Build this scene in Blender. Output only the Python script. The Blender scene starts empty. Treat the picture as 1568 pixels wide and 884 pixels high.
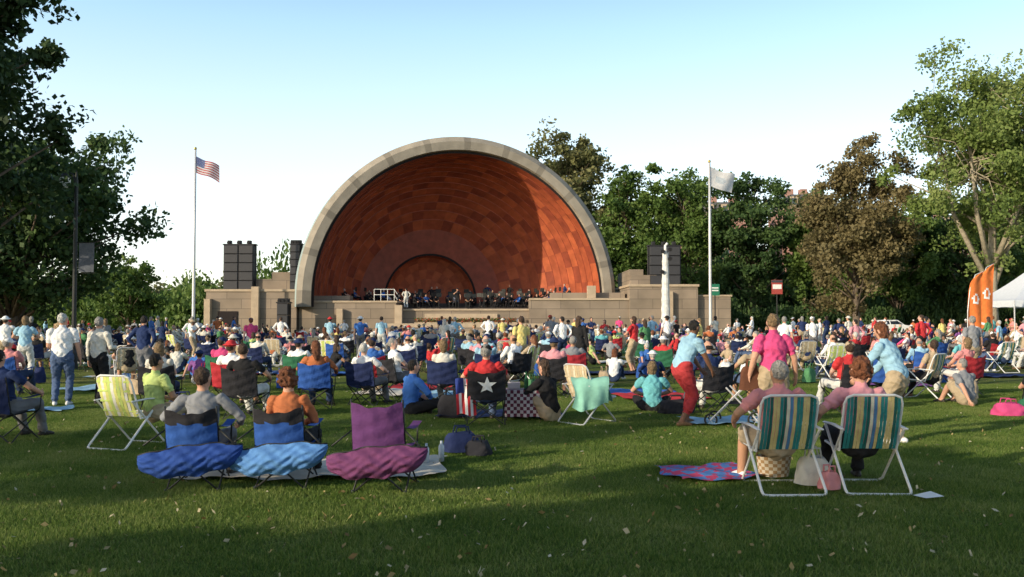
import bpy, math, random, numpy as np
from mathutils import Vector, Matrix
random.seed(7)
scene=bpy.context.scene
COL=scene.collection
rad=math.radians
# ------------------------------------------------------------ sun / world
SUN_AZ=37.0   # horizontal travel direction of light, degrees from +X toward +Y
SUN_EL=18.0
a=rad(SUN_AZ); e=rad(SUN_EL)
trav=Vector((math.cos(a)*math.cos(e), math.sin(a)*math.cos(e), -math.sin(e)))
sl=bpy.data.lights.new("sun","SUN"); sl.energy=5.0; sl.angle=rad(0.5); sl.color=(1.0,0.86,0.64)
so=bpy.data.objects.new("sun",sl); COL.objects.link(so)
so.rotation_euler=trav.to_track_quat('-Z','Y').to_euler(); so.location=(-40,-20,40)
w=bpy.data.worlds.new("World"); scene.world=w; w.use_nodes=True
nt=w.node_tree; nt.nodes.clear()
out=nt.nodes.new("ShaderNodeOutputWorld"); bg=nt.nodes.new("ShaderNodeBackground")
sky=nt.nodes.new("ShaderNodeTexSky"); sky.sky_type='NISHITA'; sky.sun_disc=False
sky.sun_elevation=e; s=-trav; sky.sun_rotation=math.atan2(s.x,s.y)
sky.air_density=1.0; sky.dust_density=1.2; sky.ozone_density=1.0
bg.inputs[1].default_value=0.15
# bright evening haze: whiter toward the horizon
tcw=nt.nodes.new("ShaderNodeTexCoord"); spw=nt.nodes.new("ShaderNodeSeparateXYZ"); rw=nt.nodes.new("ShaderNodeValToRGB")
nt.links.new(tcw.outputs["Generated"],spw.inputs[0]); nt.links.new(spw.outputs[2],rw.inputs[0])
el_=rw.color_ramp.elements; el_[0].position=0.0; el_[0].color=(.74,.74,.72,1); el_[1].position=1.0; el_[1].color=(.0,.01,.02,1)
for p,c in((.10,(.72,.75,.75)),(.20,(.56,.66,.70)),(.31,(.31,.50,.61)),(.38,(.16,.30,.42)),(.5,(.02,.05,.10))):
    q=el_.new(p); q.color=(*c,1)
sc_=nt.nodes.new("ShaderNodeVectorMath"); sc_.operation='SCALE'; sc_.inputs[3].default_value=6.4
ad_=nt.nodes.new("ShaderNodeVectorMath"); ad_.operation='ADD'
nt.links.new(rw.outputs[0],sc_.inputs[0]); nt.links.new(sc_.outputs[0],ad_.inputs[0]); nt.links.new(sky.outputs[0],ad_.inputs[1])
nt.links.new(ad_.outputs[0],bg.inputs[0]); nt.links.new(bg.outputs[0],out.inputs[0])
scene.view_settings.view_transform='Standard'; scene.view_settings.look='None'; scene.view_settings.exposure=0
# ------------------------------------------------------------ camera
cam=bpy.data.cameras.new("camera"); cam.sensor_width=36; cam.lens=31.2; cam.clip_end=3000
co=bpy.data.objects.new("camera",cam); COL.objects.link(co)
co.location=(0,0,1.65); co.rotation_euler=(rad(91.9),0,0); scene.camera=co
# ------------------------------------------------------------ materials
_m={}
def mat(name,color,rough=0.85,var=0.12,scale=6.0,bump=0.0,bscale=30.0,metal=0.0,trans=0.0,spec=0.3):
    if name in _m: return _m[name]
    m=bpy.data.materials.new(name); m.use_nodes=True; n=m.node_tree.nodes; l=m.node_tree.links
    b=n["Principled BSDF"]; b.inputs["Roughness"].default_value=rough; b.inputs["Metallic"].default_value=metal
    b.inputs["Specular IOR Level"].default_value=spec
    tc=n.new("ShaderNodeTexCoord"); nz=n.new("ShaderNodeTexNoise"); nz.inputs["Scale"].default_value=scale; nz.inputs["Detail"].default_value=5
    l.new(tc.outputs["Object"],nz.inputs["Vector"])
    r=n.new("ShaderNodeValToRGB"); c=color
    r.color_ramp.elements[0].position=0.3; r.color_ramp.elements[1].position=0.7
    r.color_ramp.elements[0].color=(c[0]*(1-var),c[1]*(1-var),c[2]*(1-var),1)
    r.color_ramp.elements[1].color=(min(1,c[0]*(1+var)),min(1,c[1]*(1+var)),min(1,c[2]*(1+var)),1)
    l.new(nz.outputs[0],r.inputs[0]); l.new(r.outputs[0],b.inputs["Base Color"])
    if bump>0:
        bz=n.new("ShaderNodeTexNoise"); bz.inputs["Scale"].default_value=bscale; bz.inputs["Detail"].default_value=4
        l.new(tc.outputs["Object"],bz.inputs["Vector"])
        bp=n.new("ShaderNodeBump"); bp.inputs["Strength"].default_value=bump; bp.inputs["Distance"].default_value=0.02
        l.new(bz.outputs[0],bp.inputs["Height"]); l.new(bp.outputs[0],b.inputs["Normal"])
    if trans>0:
        o=n["Material Output"]; t=n.new("ShaderNodeBsdfTranslucent"); mx=n.new("ShaderNodeMixShader"); mx.inputs[0].default_value=trans
        l.new(r.outputs[0],t.inputs[0]); l.new(b.outputs[0],mx.inputs[1]); l.new(t.outputs[0],mx.inputs[2]); l.new(mx.outputs[0],o.inputs[0])
    _m[name]=m; return m
def cloth(name,c): return mat("cloth_"+name,c,0.9,0.16,5,0.6,14,trans=0.0,spec=0.15)
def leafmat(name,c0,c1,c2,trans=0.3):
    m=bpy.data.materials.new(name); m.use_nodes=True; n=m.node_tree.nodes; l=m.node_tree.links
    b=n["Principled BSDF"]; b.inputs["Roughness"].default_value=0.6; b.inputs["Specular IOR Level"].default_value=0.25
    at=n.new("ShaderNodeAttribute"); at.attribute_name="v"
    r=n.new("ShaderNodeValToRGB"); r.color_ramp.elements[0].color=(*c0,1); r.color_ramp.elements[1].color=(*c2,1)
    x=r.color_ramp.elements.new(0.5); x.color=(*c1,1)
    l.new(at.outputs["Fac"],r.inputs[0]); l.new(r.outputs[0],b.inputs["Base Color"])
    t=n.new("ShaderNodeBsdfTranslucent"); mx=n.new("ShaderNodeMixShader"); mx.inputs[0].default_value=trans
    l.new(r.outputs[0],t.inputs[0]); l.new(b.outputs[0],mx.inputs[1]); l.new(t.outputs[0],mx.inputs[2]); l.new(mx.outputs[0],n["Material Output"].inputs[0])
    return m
def brickmat(name,c1,c2,mortar,scale,bw,bh,msize=0.02,bump=0.3):
    m=bpy.data.materials.new(name); m.use_nodes=True; n=m.node_tree.nodes; l=m.node_tree.links
    b=n["Principled BSDF"]; b.inputs["Roughness"].default_value=0.85
    tc=n.new("ShaderNodeTexCoord")
    sp=n.new("ShaderNodeSeparateXYZ"); cb=n.new("ShaderNodeCombineXYZ"); ad=n.new("ShaderNodeMath"); ad.operation='ADD'
    l.new(tc.outputs["Object"],sp.inputs[0]); l.new(sp.outputs[0],ad.inputs[0]); l.new(sp.outputs[1],ad.inputs[1])
    l.new(ad.outputs[0],cb.inputs[0]); l.new(sp.outputs[2],cb.inputs[1])
    br=n.new("ShaderNodeTexBrick"); l.new(cb.outputs[0],br.inputs["Vector"])
    br.inputs["Scale"].default_value=scale; br.inputs["Brick Width"].default_value=bw; br.inputs["Row Height"].default_value=bh
    br.inputs["Mortar Size"].default_value=msize
    br.inputs["Color1"].default_value=(*c1,1); br.inputs["Color2"].default_value=(*c2,1); br.inputs["Mortar"].default_value=(*mortar,1)
    nz=n.new("ShaderNodeTexNoise"); nz.inputs["Scale"].default_value=0.6; nz.inputs["Detail"].default_value=8; l.new(tc.outputs["Object"],nz.inputs[0])
    r=n.new("ShaderNodeMapRange"); r.inputs[3].default_value=0.5; r.inputs[4].default_value=1.45; l.new(nz.outputs[0],r.inputs[0])
    mu=n.new("ShaderNodeVectorMath"); mu.operation='SCALE'; l.new(br.outputs[0],mu.inputs[0]); l.new(r.outputs[0],mu.inputs[3])
    l.new(mu.outputs[0],b.inputs["Base Color"])
    return m
# ------------------------------------------------------------ geometry accumulator
def nrm(v):
    v=np.array(v,float); k=np.linalg.norm(v); return v/k if k>1e-9 else v
class Geo:
    def __init__(s): s.v=[];s.f=[];s.m=[]
    def add(s,vs,fs,m):
        o=len(s.v); s.v.extend([tuple(map(float,p)) for p in vs])
        s.f.extend([tuple(i+o for i in f) for f in fs]); s.m.extend([m]*len(fs) if not isinstance(m,list) else m)
    def box(s,c,d,m=0,rz=0,taper=1.0):
        x,y,z=d[0]/2,d[1]/2,d[2]/2; vs=[]
        cz,sz=math.cos(rz),math.sin(rz)
        for k,(i,j) in [(-1,(-1,-1)),(-1,(1,-1)),(-1,(1,1)),(-1,(-1,1)),(1,(-1,-1)),(1,(1,-1)),(1,(1,1)),(1,(-1,1))]:
            t=taper if k>0 else 1
            px,py=i*x*t,j*y*t
            vs.append((c[0]+px*cz-py*sz,c[1]+px*sz+py*cz,c[2]+k*z))
        s.add(vs,[(0,3,2,1),(4,5,6,7),(0,1,5,4),(1,2,6,5),(2,3,7,6),(3,0,4,7)],m)
    def bb(s,x0,x1,y0,y1,z0,z1,m=0): s.box(((x0+x1)/2,(y0+y1)/2,(z0+z1)/2),(x1-x0,y1-y0,z1-z0),m)
    def tube(s,P,R,n=8,m=0,lat=None,cap='flat',closed=False):
        P=[np.array(p,float) for p in P]; k=len(P)
        if not isinstance(R,(list,tuple)): R=[R]*k
        R=[(r,r) if not isinstance(r,(tuple,list)) else r for r in R]
        if closed: T=[nrm(P[(i+1)%k]-P[i-1]) for i in range(k)]
        else: T=[nrm(P[min(i+1,k-1)]-P[max(i-1,0)]) for i in range(k)]
        if cap=='round':
            r0=R[0];r1=R[-1]; a0=sum(r0)/2; a1=sum(r1)/2
            P=[P[0]-T[0]*a0*.97,P[0]-T[0]*a0*.6]+P+[P[-1]+T[-1]*a1*.6,P[-1]+T[-1]*a1*.97]
            R=[(r0[0]*.25,r0[1]*.25),(r0[0]*.8,r0[1]*.8)]+list(R)+[(r1[0]*.8,r1[1]*.8),(r1[0]*.25,r1[1]*.25)]
            T=[T[0],T[0]]+T+[T[-1],T[-1]]; k+=4
        L=np.array(lat if lat is not None else ((1,0,0) if abs(T[0][0])<.8 else (0,1,0)),float)
        vs=[];
        for i in range(k):
            A=L-np.dot(L,T[i])*T[i]; A=nrm(A)
            if lat is None: L=A
            B=np.cross(T[i],A)
            for j in range(n):
                t=2*math.pi*j/n; vs.append(P[i]+A*math.cos(t)*R[i][0]+B*math.sin(t)*R[i][1])
        fs=[]
        for i in range(k if closed else k-1):
            q=(i+1)%k
            for j in range(n):
                h=(j+1)%n; fs.append((i*n+j,i*n+h,q*n+h,q*n+j))
        if not closed: fs.append(tuple(range(n))[::-1]); fs.append(tuple((k-1)*n+j for j in range(n)))
        s.add(vs,fs,m)
    def ell(s,c,F,r,m=0,n=12,k=8):
        Rt,Fw,Up=F; vs=[];c=np.array(c,float)
        vs.append(c-Up*r[2])
        for i in range(1,k):
            ph=-math.pi/2+math.pi*i/k
            for j in range(n):
                t=2*math.pi*j/n
                vs.append(c+Rt*r[0]*math.cos(ph)*math.cos(t)+Fw*r[1]*math.cos(ph)*math.sin(t)+Up*r[2]*math.sin(ph))
        vs.append(c+Up*r[2]); fs=[]
        for j in range(n): fs.append((0,1+(j+1)%n,1+j)); fs.append((len(vs)-1,1+(k-2)*n+j,1+(k-2)*n+(j+1)%n))
        for i in range(k-2):
            for j in range(n): fs.append((1+i*n+j,1+i*n+(j+1)%n,1+(i+1)*n+(j+1)%n,1+(i+1)*n+j))
        s.add(vs,fs,m)
    def grid(s,fn,nu,nv,m=0):
        vs=[fn(i/nu,j/nv) for j in range(nv+1) for i in range(nu+1)]
        fs=[];ms=[]
        for j in range(nv):
            for i in range(nu):
                o=j*(nu+1)+i; fs.append((o,o+1,o+nu+2,o+nu+1)); ms.append(m((i+.5)/nu,(j+.5)/nv) if callable(m) else m)
        s.add(vs,fs,ms)
    def mesh(s,name,mats,smooth=False):
        me=bpy.data.meshes.new(name); me.from_pydata(s.v,[],s.f)
        for x in mats: me.materials.append(x)
        me.polygons.foreach_set("material_index",np.array(s.m,dtype=np.int32))
        if smooth: me.polygons.foreach_set("use_smooth",np.ones(len(s.f),dtype=bool))
        me.update(); return me
    def obj(s,name,mats,smooth=False,loc=(0,0,0),rz=0,parent=None):
        return place(name,s.mesh(name,mats,smooth),loc,rz,parent)
def place(name,me,loc=(0,0,0),rz=0,parent=None,sc=1):
    o=bpy.data.objects.new(name,me); COL.objects.link(o); o.location=loc; o.rotation_euler=(0,0,rz)
    o.scale=(sc,sc,sc) if not isinstance(sc,tuple) else sc
    if parent: o.parent=parent
    return o
def bevel(o,w=0.02,seg=2):
    b=o.modifiers.new("bevel",'BEVEL'); b.width=w; b.segments=seg; b.limit_method='ANGLE'; return o
def empty(name,loc=(0,0,0)):
    o=bpy.data.objects.new(name,None); COL.objects.link(o); o.location=loc; return o
ID=(np.array([1.,0,0]),np.array([0,1.,0]),np.array([0,0,1.]))
# ------------------------------------------------------------ foliage
def quadmesh(name,V,attr,mt,n=4):
    N=len(V)//n; me=bpy.data.meshes.new(name)
    me.vertices.add(len(V)); me.vertices.foreach_set("co",V.astype(np.float32).ravel())
    me.loops.add(N*n); me.loops.foreach_set("vertex_index",np.arange(N*n,dtype=np.int32))
    me.polygons.add(N); me.polygons.foreach_set("loop_start",np.arange(0,N*n,n,dtype=np.int32)); me.polygons.foreach_set("loop_total",np.full(N,n,dtype=np.int32))
    me.update(calc_edges=True)
    at=me.attributes.new("v","FLOAT","FACE"); at.data.foreach_set("value",attr.astype(np.float32))
    me.materials.append(mt); return me
def leafquads(rs,P,ls):
    N=len(P); A=rs.normal(size=(N,3)); A/=np.linalg.norm(A,axis=1)[:,None]
    B=rs.normal(size=(N,3)); B-= (A*B).sum(1)[:,None]*A; B/=np.linalg.norm(B,axis=1)[:,None]
    L=(ls*(.6+.8*rs.random(N)))[:,None]
    V=np.stack([P-A*L*.5,P+B*L*.34-A*L*.05,P+A*L*.5,P-B*L*.34-A*L*.05],1)
    return V.reshape(-1,3)
BARK=mat("bark",(.13,.10,.075),.95,.3,5,.8,12)
BARKL=mat("bark_pale",(.30,.26,.19),.95,.3,4,.8,12)
def tree(name,x,y,h,r,cb,lm,bark=BARK,ncl=55,per=260,ls=.3,seed=1,tr=.3,rc=.2,egg=0.25,fork=False,lean=(0,0)):
    rs=np.random.RandomState(seed); G=Geo()
    hz=(h-cb)/2; cz=cb+hz
    top=cb+hz*1.3
    tp=[]
    for i in range(7):
        t=i/6; tp.append((lean[0]*t+rs.normal()*r*.02*(i>0),lean[1]*t+rs.normal()*r*.02*(i>0),top*t))
    G.tube(tp,[tr*1.35]+[tr*(1-.85*(i/6)) for i in range(1,7)],8,0)
    G.tube([(0,0,-.1),(0,0,.35)],[tr*1.9,tr*1.3],8,0)
    def tpos(z):
        t=min(max(z/top,0),1)*6; i=min(int(t),5); f=t-i
        return np.array(tp[i])*(1-f)+np.array(tp[i+1])*f, tr*(1-.85*t/6)
    C=[];
    lob=rs.random(6)*6.28
    mains=[]
    if fork:
        for k in range(5):
            an=k*1.257+rs.random()*.6; b,rb=tpos(cb*.75+rs.random()*hz*.2)
            e2=np.array([math.cos(an)*r*.5,math.sin(an)*r*.5,cz+hz*.45*rs.random()]); md=(b+e2)/2+np.array([math.cos(an)*r*.1,math.sin(an)*r*.1,-hz*.05])
            G.tube([b,md,e2],[rb*.7,rb*.45,rb*.15],7,0); mains.append((b,md,e2,rb))
    for k in range(ncl):
        d=rs.normal(size=3); d/=np.linalg.norm(d)
        an=math.atan2(d[1],d[0])
        lum=1+.14*math.sin(2*an+lob[0])+.12*math.sin(3*an+lob[1]+3*d[2])+.12*math.sin(5*d[2]+lob[2]+2*an)
        f=(rs.random()**.40)*lum*.88
        c=np.array([d[0]*r*f,d[1]*r*f,cz+d[2]*hz*f]); zz=(c[2]-cz)/hz
        w=1-egg*max(zz,0)**2; c[0]=c[0]*w+lean[0]; c[1]=c[1]*w+lean[1]
        C.append(c)
        hd=math.hypot(c[0]-lean[0],c[1]-lean[1]); zb=min(max(cb*.75,c[2]-hd*(.5+.5*rs.random())),top*.97)
        if mains and rs.random()<.75:
            mm=min(mains,key=lambda q:np.linalg.norm(q[2]-c)); t=.4+.5*rs.random(); b=mm[1]*(1-t)+mm[2]*t; rb=mm[3]*.35
        else: b,rb=tpos(zb)
        md=(b*.5+c*.5)+rs.normal(size=3)*r*.04+np.array([0,0,hd*.08])
        G.tube([b,md,c],[min(rb*.45,tr*.3),min(rb*.25,tr*.15),.02],5,0)
    o=G.obj(name,[bark],True,(x,y,0),0)
    Ps=[];At=[]
    for c in C:
        n=int(per*(.5+rs.random())); R=r*rc*(.65+.8*rs.random())
        p=rs.normal(size=(n,3))*.55; q=np.linalg.norm(p,axis=1)[:,None]; p=p/np.maximum(q,1e-6)*np.minimum(q,1.25)
        sub=rs.normal(size=(7,3))*.55; p=p*.55+sub[rs.randint(0,7,n)]*.85
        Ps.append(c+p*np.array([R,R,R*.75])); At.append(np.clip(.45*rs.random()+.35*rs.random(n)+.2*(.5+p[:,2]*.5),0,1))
    P=np.concatenate(Ps); A=np.concatenate(At)
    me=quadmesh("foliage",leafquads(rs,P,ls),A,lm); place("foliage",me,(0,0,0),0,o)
    return o
LG=leafmat("leaf_green",(.045,.09,.018),(.095,.16,.035),(.17,.24,.06),.35)
LGl=leafmat("leaf_light",(.09,.14,.03),(.18,.25,.065),(.29,.34,.12),.4)
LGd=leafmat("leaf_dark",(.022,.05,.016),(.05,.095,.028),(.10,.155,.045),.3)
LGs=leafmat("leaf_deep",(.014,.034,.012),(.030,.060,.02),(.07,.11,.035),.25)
LBr=leafmat("leaf_russet",(.09,.085,.035),(.18,.15,.07),(.27,.22,.11),.35)
LOl=leafmat("leaf_olive",(.08,.09,.035),(.15,.16,.06),(.24,.22,.10),.35)
# left side
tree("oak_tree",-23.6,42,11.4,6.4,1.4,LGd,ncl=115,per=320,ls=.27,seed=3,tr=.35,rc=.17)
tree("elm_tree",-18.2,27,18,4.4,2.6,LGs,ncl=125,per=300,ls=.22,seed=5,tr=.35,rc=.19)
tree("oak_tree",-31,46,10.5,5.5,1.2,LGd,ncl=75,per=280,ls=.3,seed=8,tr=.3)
tree("maple_tree",-34.5,80,7.0,3.2,.6,LG,ncl=60,per=240,ls=.28,seed=9,tr=.2)
# right side
tree("maple_tree",6.5,104,24.3,7.4,6,LOl,ncl=90,per=260,ls=.42,seed=11,tr=.4)
tree("maple_tree",12.8,100,18.5,5.8,3,LG,ncl=80,per=240,ls=.40,seed=12,tr=.4)
tree("maple_tree",19.0,98,21.4,5.8,2.5,LG,ncl=90,per=260,ls=.38,seed=13,tr=.4)
tree("linden_tree",26.2,96,18.8,5.6,2,LGd,ncl=85,per=260,ls=.38,seed=14,tr=.4)
tree("linden_tree",33.6,94,16.4,5.4,2,LG,ncl=80,per=260,ls=.38,seed=15,tr=.4)
tree("beech_tree",27.2,70,15.6,4.9,2.2,LBr,ncl=115,per=310,ls=.27,seed=16,tr=.32)
tree("linden_tree",36.5,84,14.5,5.2,1.6,LG,ncl=75,per=260,ls=.35,seed=20,tr=.35)
tree("honey_locust_tree",32.4,60,20.8,6.4,4.6,LGl,BARKL,ncl=150,per=300,ls=.25,seed=17,tr=.42,rc=.18,egg=.1,fork=True,lean=(.3,0))
tree("maple_tree",43,84,14,6,2,LGd,ncl=65,per=260,ls=.35,seed=18,tr=.4)
tree("maple_tree",51,86,17,7,2,LG,ncl=65,per=260,ls=.35,seed=19,tr=.4)
# trees standing outside the view on the sunward side (their shade falls over the near lawn)
for i,(x,y,h,r,cb,n) in enumerate([(-10.8,-5.4,10.5,2.9,2.6,70),(-5.0,-6.8,11,3.2,2.8,70),(-15.2,-5.6,8.0,1.8,2.6,36),(-23,-5.0,11,1.7,3.4,30),(-19,-7.4,11,1.6,3.6,30),(-2.0,-11,13,3.6,3.2,60),(-29,-6.5,13,1.9,4.5,30),(-9,-10.5,12,2.6,4,50)]):
    tree("linden_tree",x,y,h,r,cb,LG,ncl=n,per=150,ls=.4,seed=30+i,tr=.25,rc=.22)
# distant tree masses (shared meshes)
def mass(name,items,lm,seed,lsz=.085):
    rs=np.random.RandomState(seed); root=empty(name)
    P=[];A=[]
    for k in range(34):
        d=rs.normal(size=3); d/=np.linalg.norm(d); d[2]=abs(d[2])*1.0; c=d*(rs.random()**.35*.82)*(1+.15*math.sin(3*math.atan2(d[1],d[0]))); n=130; R=.10+.08*rs.random()
        P.append(c+rs.normal(size=(n,3))*R*np.array([1,1,.75])); A.append(np.clip(.5*rs.random()+.5*rs.random(n),0,1))
    P=np.concatenate(P); P[:,2]=np.abs(P[:,2]); me=quadmesh("foliage",leafquads(rs,P,lsz),np.concatenate(A),lm)
    for (x,y,r,h) in items:
        o=place("crown",me,(x,y,-.2),rs.random()*6.28,root,(r,r,h*.95))
    return root
rr=random.Random(4)
mass("distant_tree_line",[(-60+i*3.8+rr.uniform(-1,1),108+rr.uniform(-6,10),rr.uniform(4.2,5.8),rr.uniform(6.4,9.2)) for i in range(12)],LG,1)
mass("distant_tree_line",[(-100+i*6+rr.uniform(-1,1),140+rr.uniform(-6,14),8,rr.uniform(8,11)) for i in range(12)],LOl,2)
mass("distant_tree_line",[(-31,108,5,9.4),(-27,106,4.5,10.6),(-23,110,5,8.5)],LG,3)
mass("hedge",[(13+i*2.0,84+rr.uniform(-1,3),2.2,rr.uniform(3.6,5.0)) for i in range(24)],LGd,4,.11)
mass("distant_tree_line",[(4+i*6,126+rr.uniform(-6,6),7.5,rr.uniform(12,16.5)) for i in range(17)],LGd,5)
# ------------------------------------------------------------ ground
def groundmat():
    m=bpy.data.materials.new("lawn"); m.use_nodes=True; n=m.node_tree.nodes; l=m.node_tree.links
    b=n["Principled BSDF"]; b.inputs["Roughness"].default_value=.95; b.inputs["Specular IOR Level"].default_value=.1
    tc=n.new("ShaderNodeTexCoord")
    def noise(sc,d=6):
        z=n.new("ShaderNodeTexNoise"); z.inputs["Scale"].default_value=sc; z.inputs["Detail"].default_value=d; l.new(tc.outputs["Object"],z.inputs[0]); return z
    a_=noise(.45); r=n.new("ShaderNodeValToRGB"); r.color_ramp.elements[0].position=.35; r.color_ramp.elements[1].position=.68
    r.color_ramp.elements[0].color=(.09,.15,.025,1); r.color_ramp.elements[1].color=(.23,.24,.08,1); l.new(a_.outputs[0],r.inputs[0])
    b_=noise(22); r2=n.new("ShaderNodeValToRGB"); r2.color_ramp.elements[0].position=.3; r2.color_ramp.elements[1].position=.7
    r2.color_ramp.elements[0].color=(.4,.4,.35,1); r2.color_ramp.elements[1].color=(1.3,1.25,1.1,1); l.new(b_.outputs[0],r2.inputs[0])
    mx=n.new("ShaderNodeMix"); mx.data_type='RGBA'; mx.blend_type='MULTIPLY'; mx.inputs[0].default_value=1
    l.new(r.outputs[0],mx.inputs[6]); l.new(r2.outputs[0],mx.inputs[7]); l.new(mx.outputs[2],b.inputs["Base Color"])
    bp=n.new("ShaderNodeBump"); bp.inputs["Strength"].default_value=1; bp.inputs["Distance"].default_value=.06
    c_=noise(35,3); l.new(c_.outputs[0],bp.inputs["Height"]); l.new(bp.outputs[0],b.inputs["Normal"])
    return m
G=Geo(); G.grid(lambda u,v:((u-.5)*2400,-300+v*2400,0),24,24,0); G.obj("lawn_ground",[groundmat()])
rs=np.random.RandomState(2)
def grassmat():
    m=leafmat("grass_blade",(.07,.135,.02),(.16,.23,.045),(.33,.35,.12),.4); n=m.node_tree.nodes; l=m.node_tree.links
    # world-space tint so that patches vary across the whole lawn
    g=n.new("ShaderNodeNewGeometry"); nz=n.new("ShaderNodeTexNoise"); nz.inputs["Scale"].default_value=.8; nz.inputs["Detail"].default_value=4
    l.new(g.outputs["Position"],nz.inputs[0]); mr=n.new("ShaderNodeMapRange"); mr.inputs[1].default_value=.3; mr.inputs[2].default_value=.7; mr.inputs[3].default_value=-.28; mr.inputs[4].default_value=.28
    l.new(nz.outputs[0],mr.inputs[0]); ad=n.new("ShaderNodeMath"); ad.operation='ADD'; ad.use_clamp=True
    at=[q for q in n if q.type=='ATTRIBUTE'][0]; rp=[q for q in n if q.type=='VALTORGB'][0]
    l.new(at.outputs["Fac"],ad.inputs[0]); l.new(mr.outputs[0],ad.inputs[1]); l.new(ad.outputs[0],rp.inputs[0]); return m
GR=grassmat()
gms=[]
for gi in range(2):
    N=28000
    x=rs.uniform(-1,1,N); y=rs.uniform(-1,1,N); h=.016+.028*rs.random(N)+.010*np.sin(x*5+gi)*np.sin(y*4); an=rs.random(N)*6.28; wd=.003+.0035*rs.random(N)
    dx,dy=np.cos(an)*wd,np.sin(an)*wd; lx,ly=rs.normal(size=N)*.018,rs.normal(size=N)*.018
    V=np.stack([np.stack([x-dx,y-dy,0*x],1),np.stack([x+dx,y+dy,0*x],1),np.stack([x+lx,y+ly,np.maximum(h,.008)],1)],1).reshape(-1,3)
    gms.append(quadmesh("blades",V,np.clip(rs.random(N)*.75+.2*(rs.random(N)>.9),0,1),GR,3))
root=empty("grass")
yy=5.0
while yy<23:
    k=int((yy*.62+2)/2)+1
    for i in range(-k,k+1): place("grass_patch",gms[rr.randrange(2)],(i*2,yy,0),rr.randrange(4)*math.pi/2,root)
    yy+=2
# fallen leaves
N=1700; yv=5+22*rs.random(N)**1.2; xv=(rs.random(N)-.5)*1.3*yv
P=np.stack([xv,yv,np.full(N,.03)+.012*rs.random(N)],1)
A=rs.random(N)*6.28; L=.012+.022*rs.random(N)**2
ax=np.stack([np.cos(A)*L,np.sin(A)*L,rs.normal(size=N)*.012],1); bx=np.stack([-np.sin(A)*L*.6,np.cos(A)*L*.6,rs.normal(size=N)*.012],1)
V=np.stack([P-ax,P-bx*.8+ax*.1,P+ax,P+bx+ax*.1],1).reshape(-1,3)
FL=leafmat("fallen_leaf",(.16,.10,.03),(.36,.28,.12),(.60,.56,.42),.2)
place("fallen_leaves",quadmesh("fallen_leaves",V,rs.random(N),FL))
# ------------------------------------------------------------ band shell
W1=mat("shell_wood_red",(.42,.105,.045),.5,.2,1.5,.15,8)
W2=mat("shell_wood_dark",(.25,.058,.032),.5,.22,1.5,.15,8)
W3=mat("shell_wood_mid",(.34,.082,.038),.5,.22,1.5,.15,8)
CON=mat("shell_concrete",(.30,.265,.215),.8,.22,.8,.3,10)
CONd=mat("shell_concrete_dark",(.21,.185,.15),.8,.22,.8,.3,10)
COP=mat("shell_lead_roof",(.30,.38,.38),.6,.15,1,.2,6)
DK=mat("dark_joint",(.02,.015,.015),.9)
SX,SY,SZ,SR=-4.15,75.2,3.3,rad(15)
G=Geo(); SHX=-.10
def ring(y0,r0,y1,r1,mfn,M=72):
    def fn(u,v):
        t=math.pi*u; r=r0+(r1-r0)*v; y=y0+(y1-y0)*v; return (-math.cos(t)*r+SHX*max(y,0),y,math.sin(t)*r)
    G.grid(fn,M,1,mfn)
    for sg in(-1,1):
        a0=SHX*max(y0,0); a1=SHX*max(y1,0); mm=mfn(.3/M,.5)
        G.add([(sg*r0+a0,y0,0),(sg*r1+a1,y1,0),(sg*r1+a1,y1,-.75),(sg*r0+a0,y0,-.75)],[(0,1,2,3)],mm)
NR=13; D=10.8
ys=[D*.92*(i/NR)**.85 for i in range(NR+1)]
rf=lambda y:12.35*math.sqrt(max(0,1-(y/D)**2*.83))
for i in range(NR):
    def mf(u,v,i=i):
        j=int(u*72); b=(j//6+(i//2))%2; z=(j%6)
        zig=(z<3)==(i%2==0)
        return (0 if zig else 2) if b else (2 if zig else 1)
    ra=rf(ys[i]); rb=min(rf(ys[i+1])+.05,ra)
    ring(ys[i],ra,ys[i+1],rb,mf)
    ring(ys[i+1],rb,ys[i+1]+.001,rf(ys[i+1]),lambda u,v:1)
rl=rf(ys[-1]); yb=ys[-1]
ring(yb+.001,rl,yb+.25,4.5,lambda u,v:1); ring(yb+.25,4.5,yb+.27,4.3,lambda u,v:3)
for i in range(6):
    t0,t1=i/6*math.pi/2,(i+1)/6*math.pi/2
    ring(yb+.27+2.0*math.sin(t0),4.3*math.cos(t0),yb+.27+2.0*math.sin(t1),4.3*math.cos(t1),lambda u,v,i=i:(0,2)[(int(u*72)//6+i)%2])
seg=lambda u,v:4 if int(u*72)%6 else 5
ring(0,12.35,-.02,12.55,lambda u,v:3); ring(-.02,12.55,-.40,12.6,seg); ring(-.40,12.6,-.46,13.3,seg); ring(-.46,13.3,-.1,13.75,seg); ring(-.1,13.75,1.2,13.75,lambda u,v:6)
for i in range(6):
    y0=1.2+i*1.9; r0=13.4*math.sqrt(1-(y0/14.2)**2); y1=y0+1.9; r1=13.4*math.sqrt(max(.02,1-(y1/14.2)**2))
    ring(y0,r0+.25,y0+.01,r0,lambda u,v:6); ring(y0,r0+.02,y1,r1+.25 if i<5 else .3,lambda u,v:6)
root=G.obj("band_shell",[W1,W2,W3,DK,CON,CONd,COP],False,(SX,SY,SZ),SR)
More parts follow.
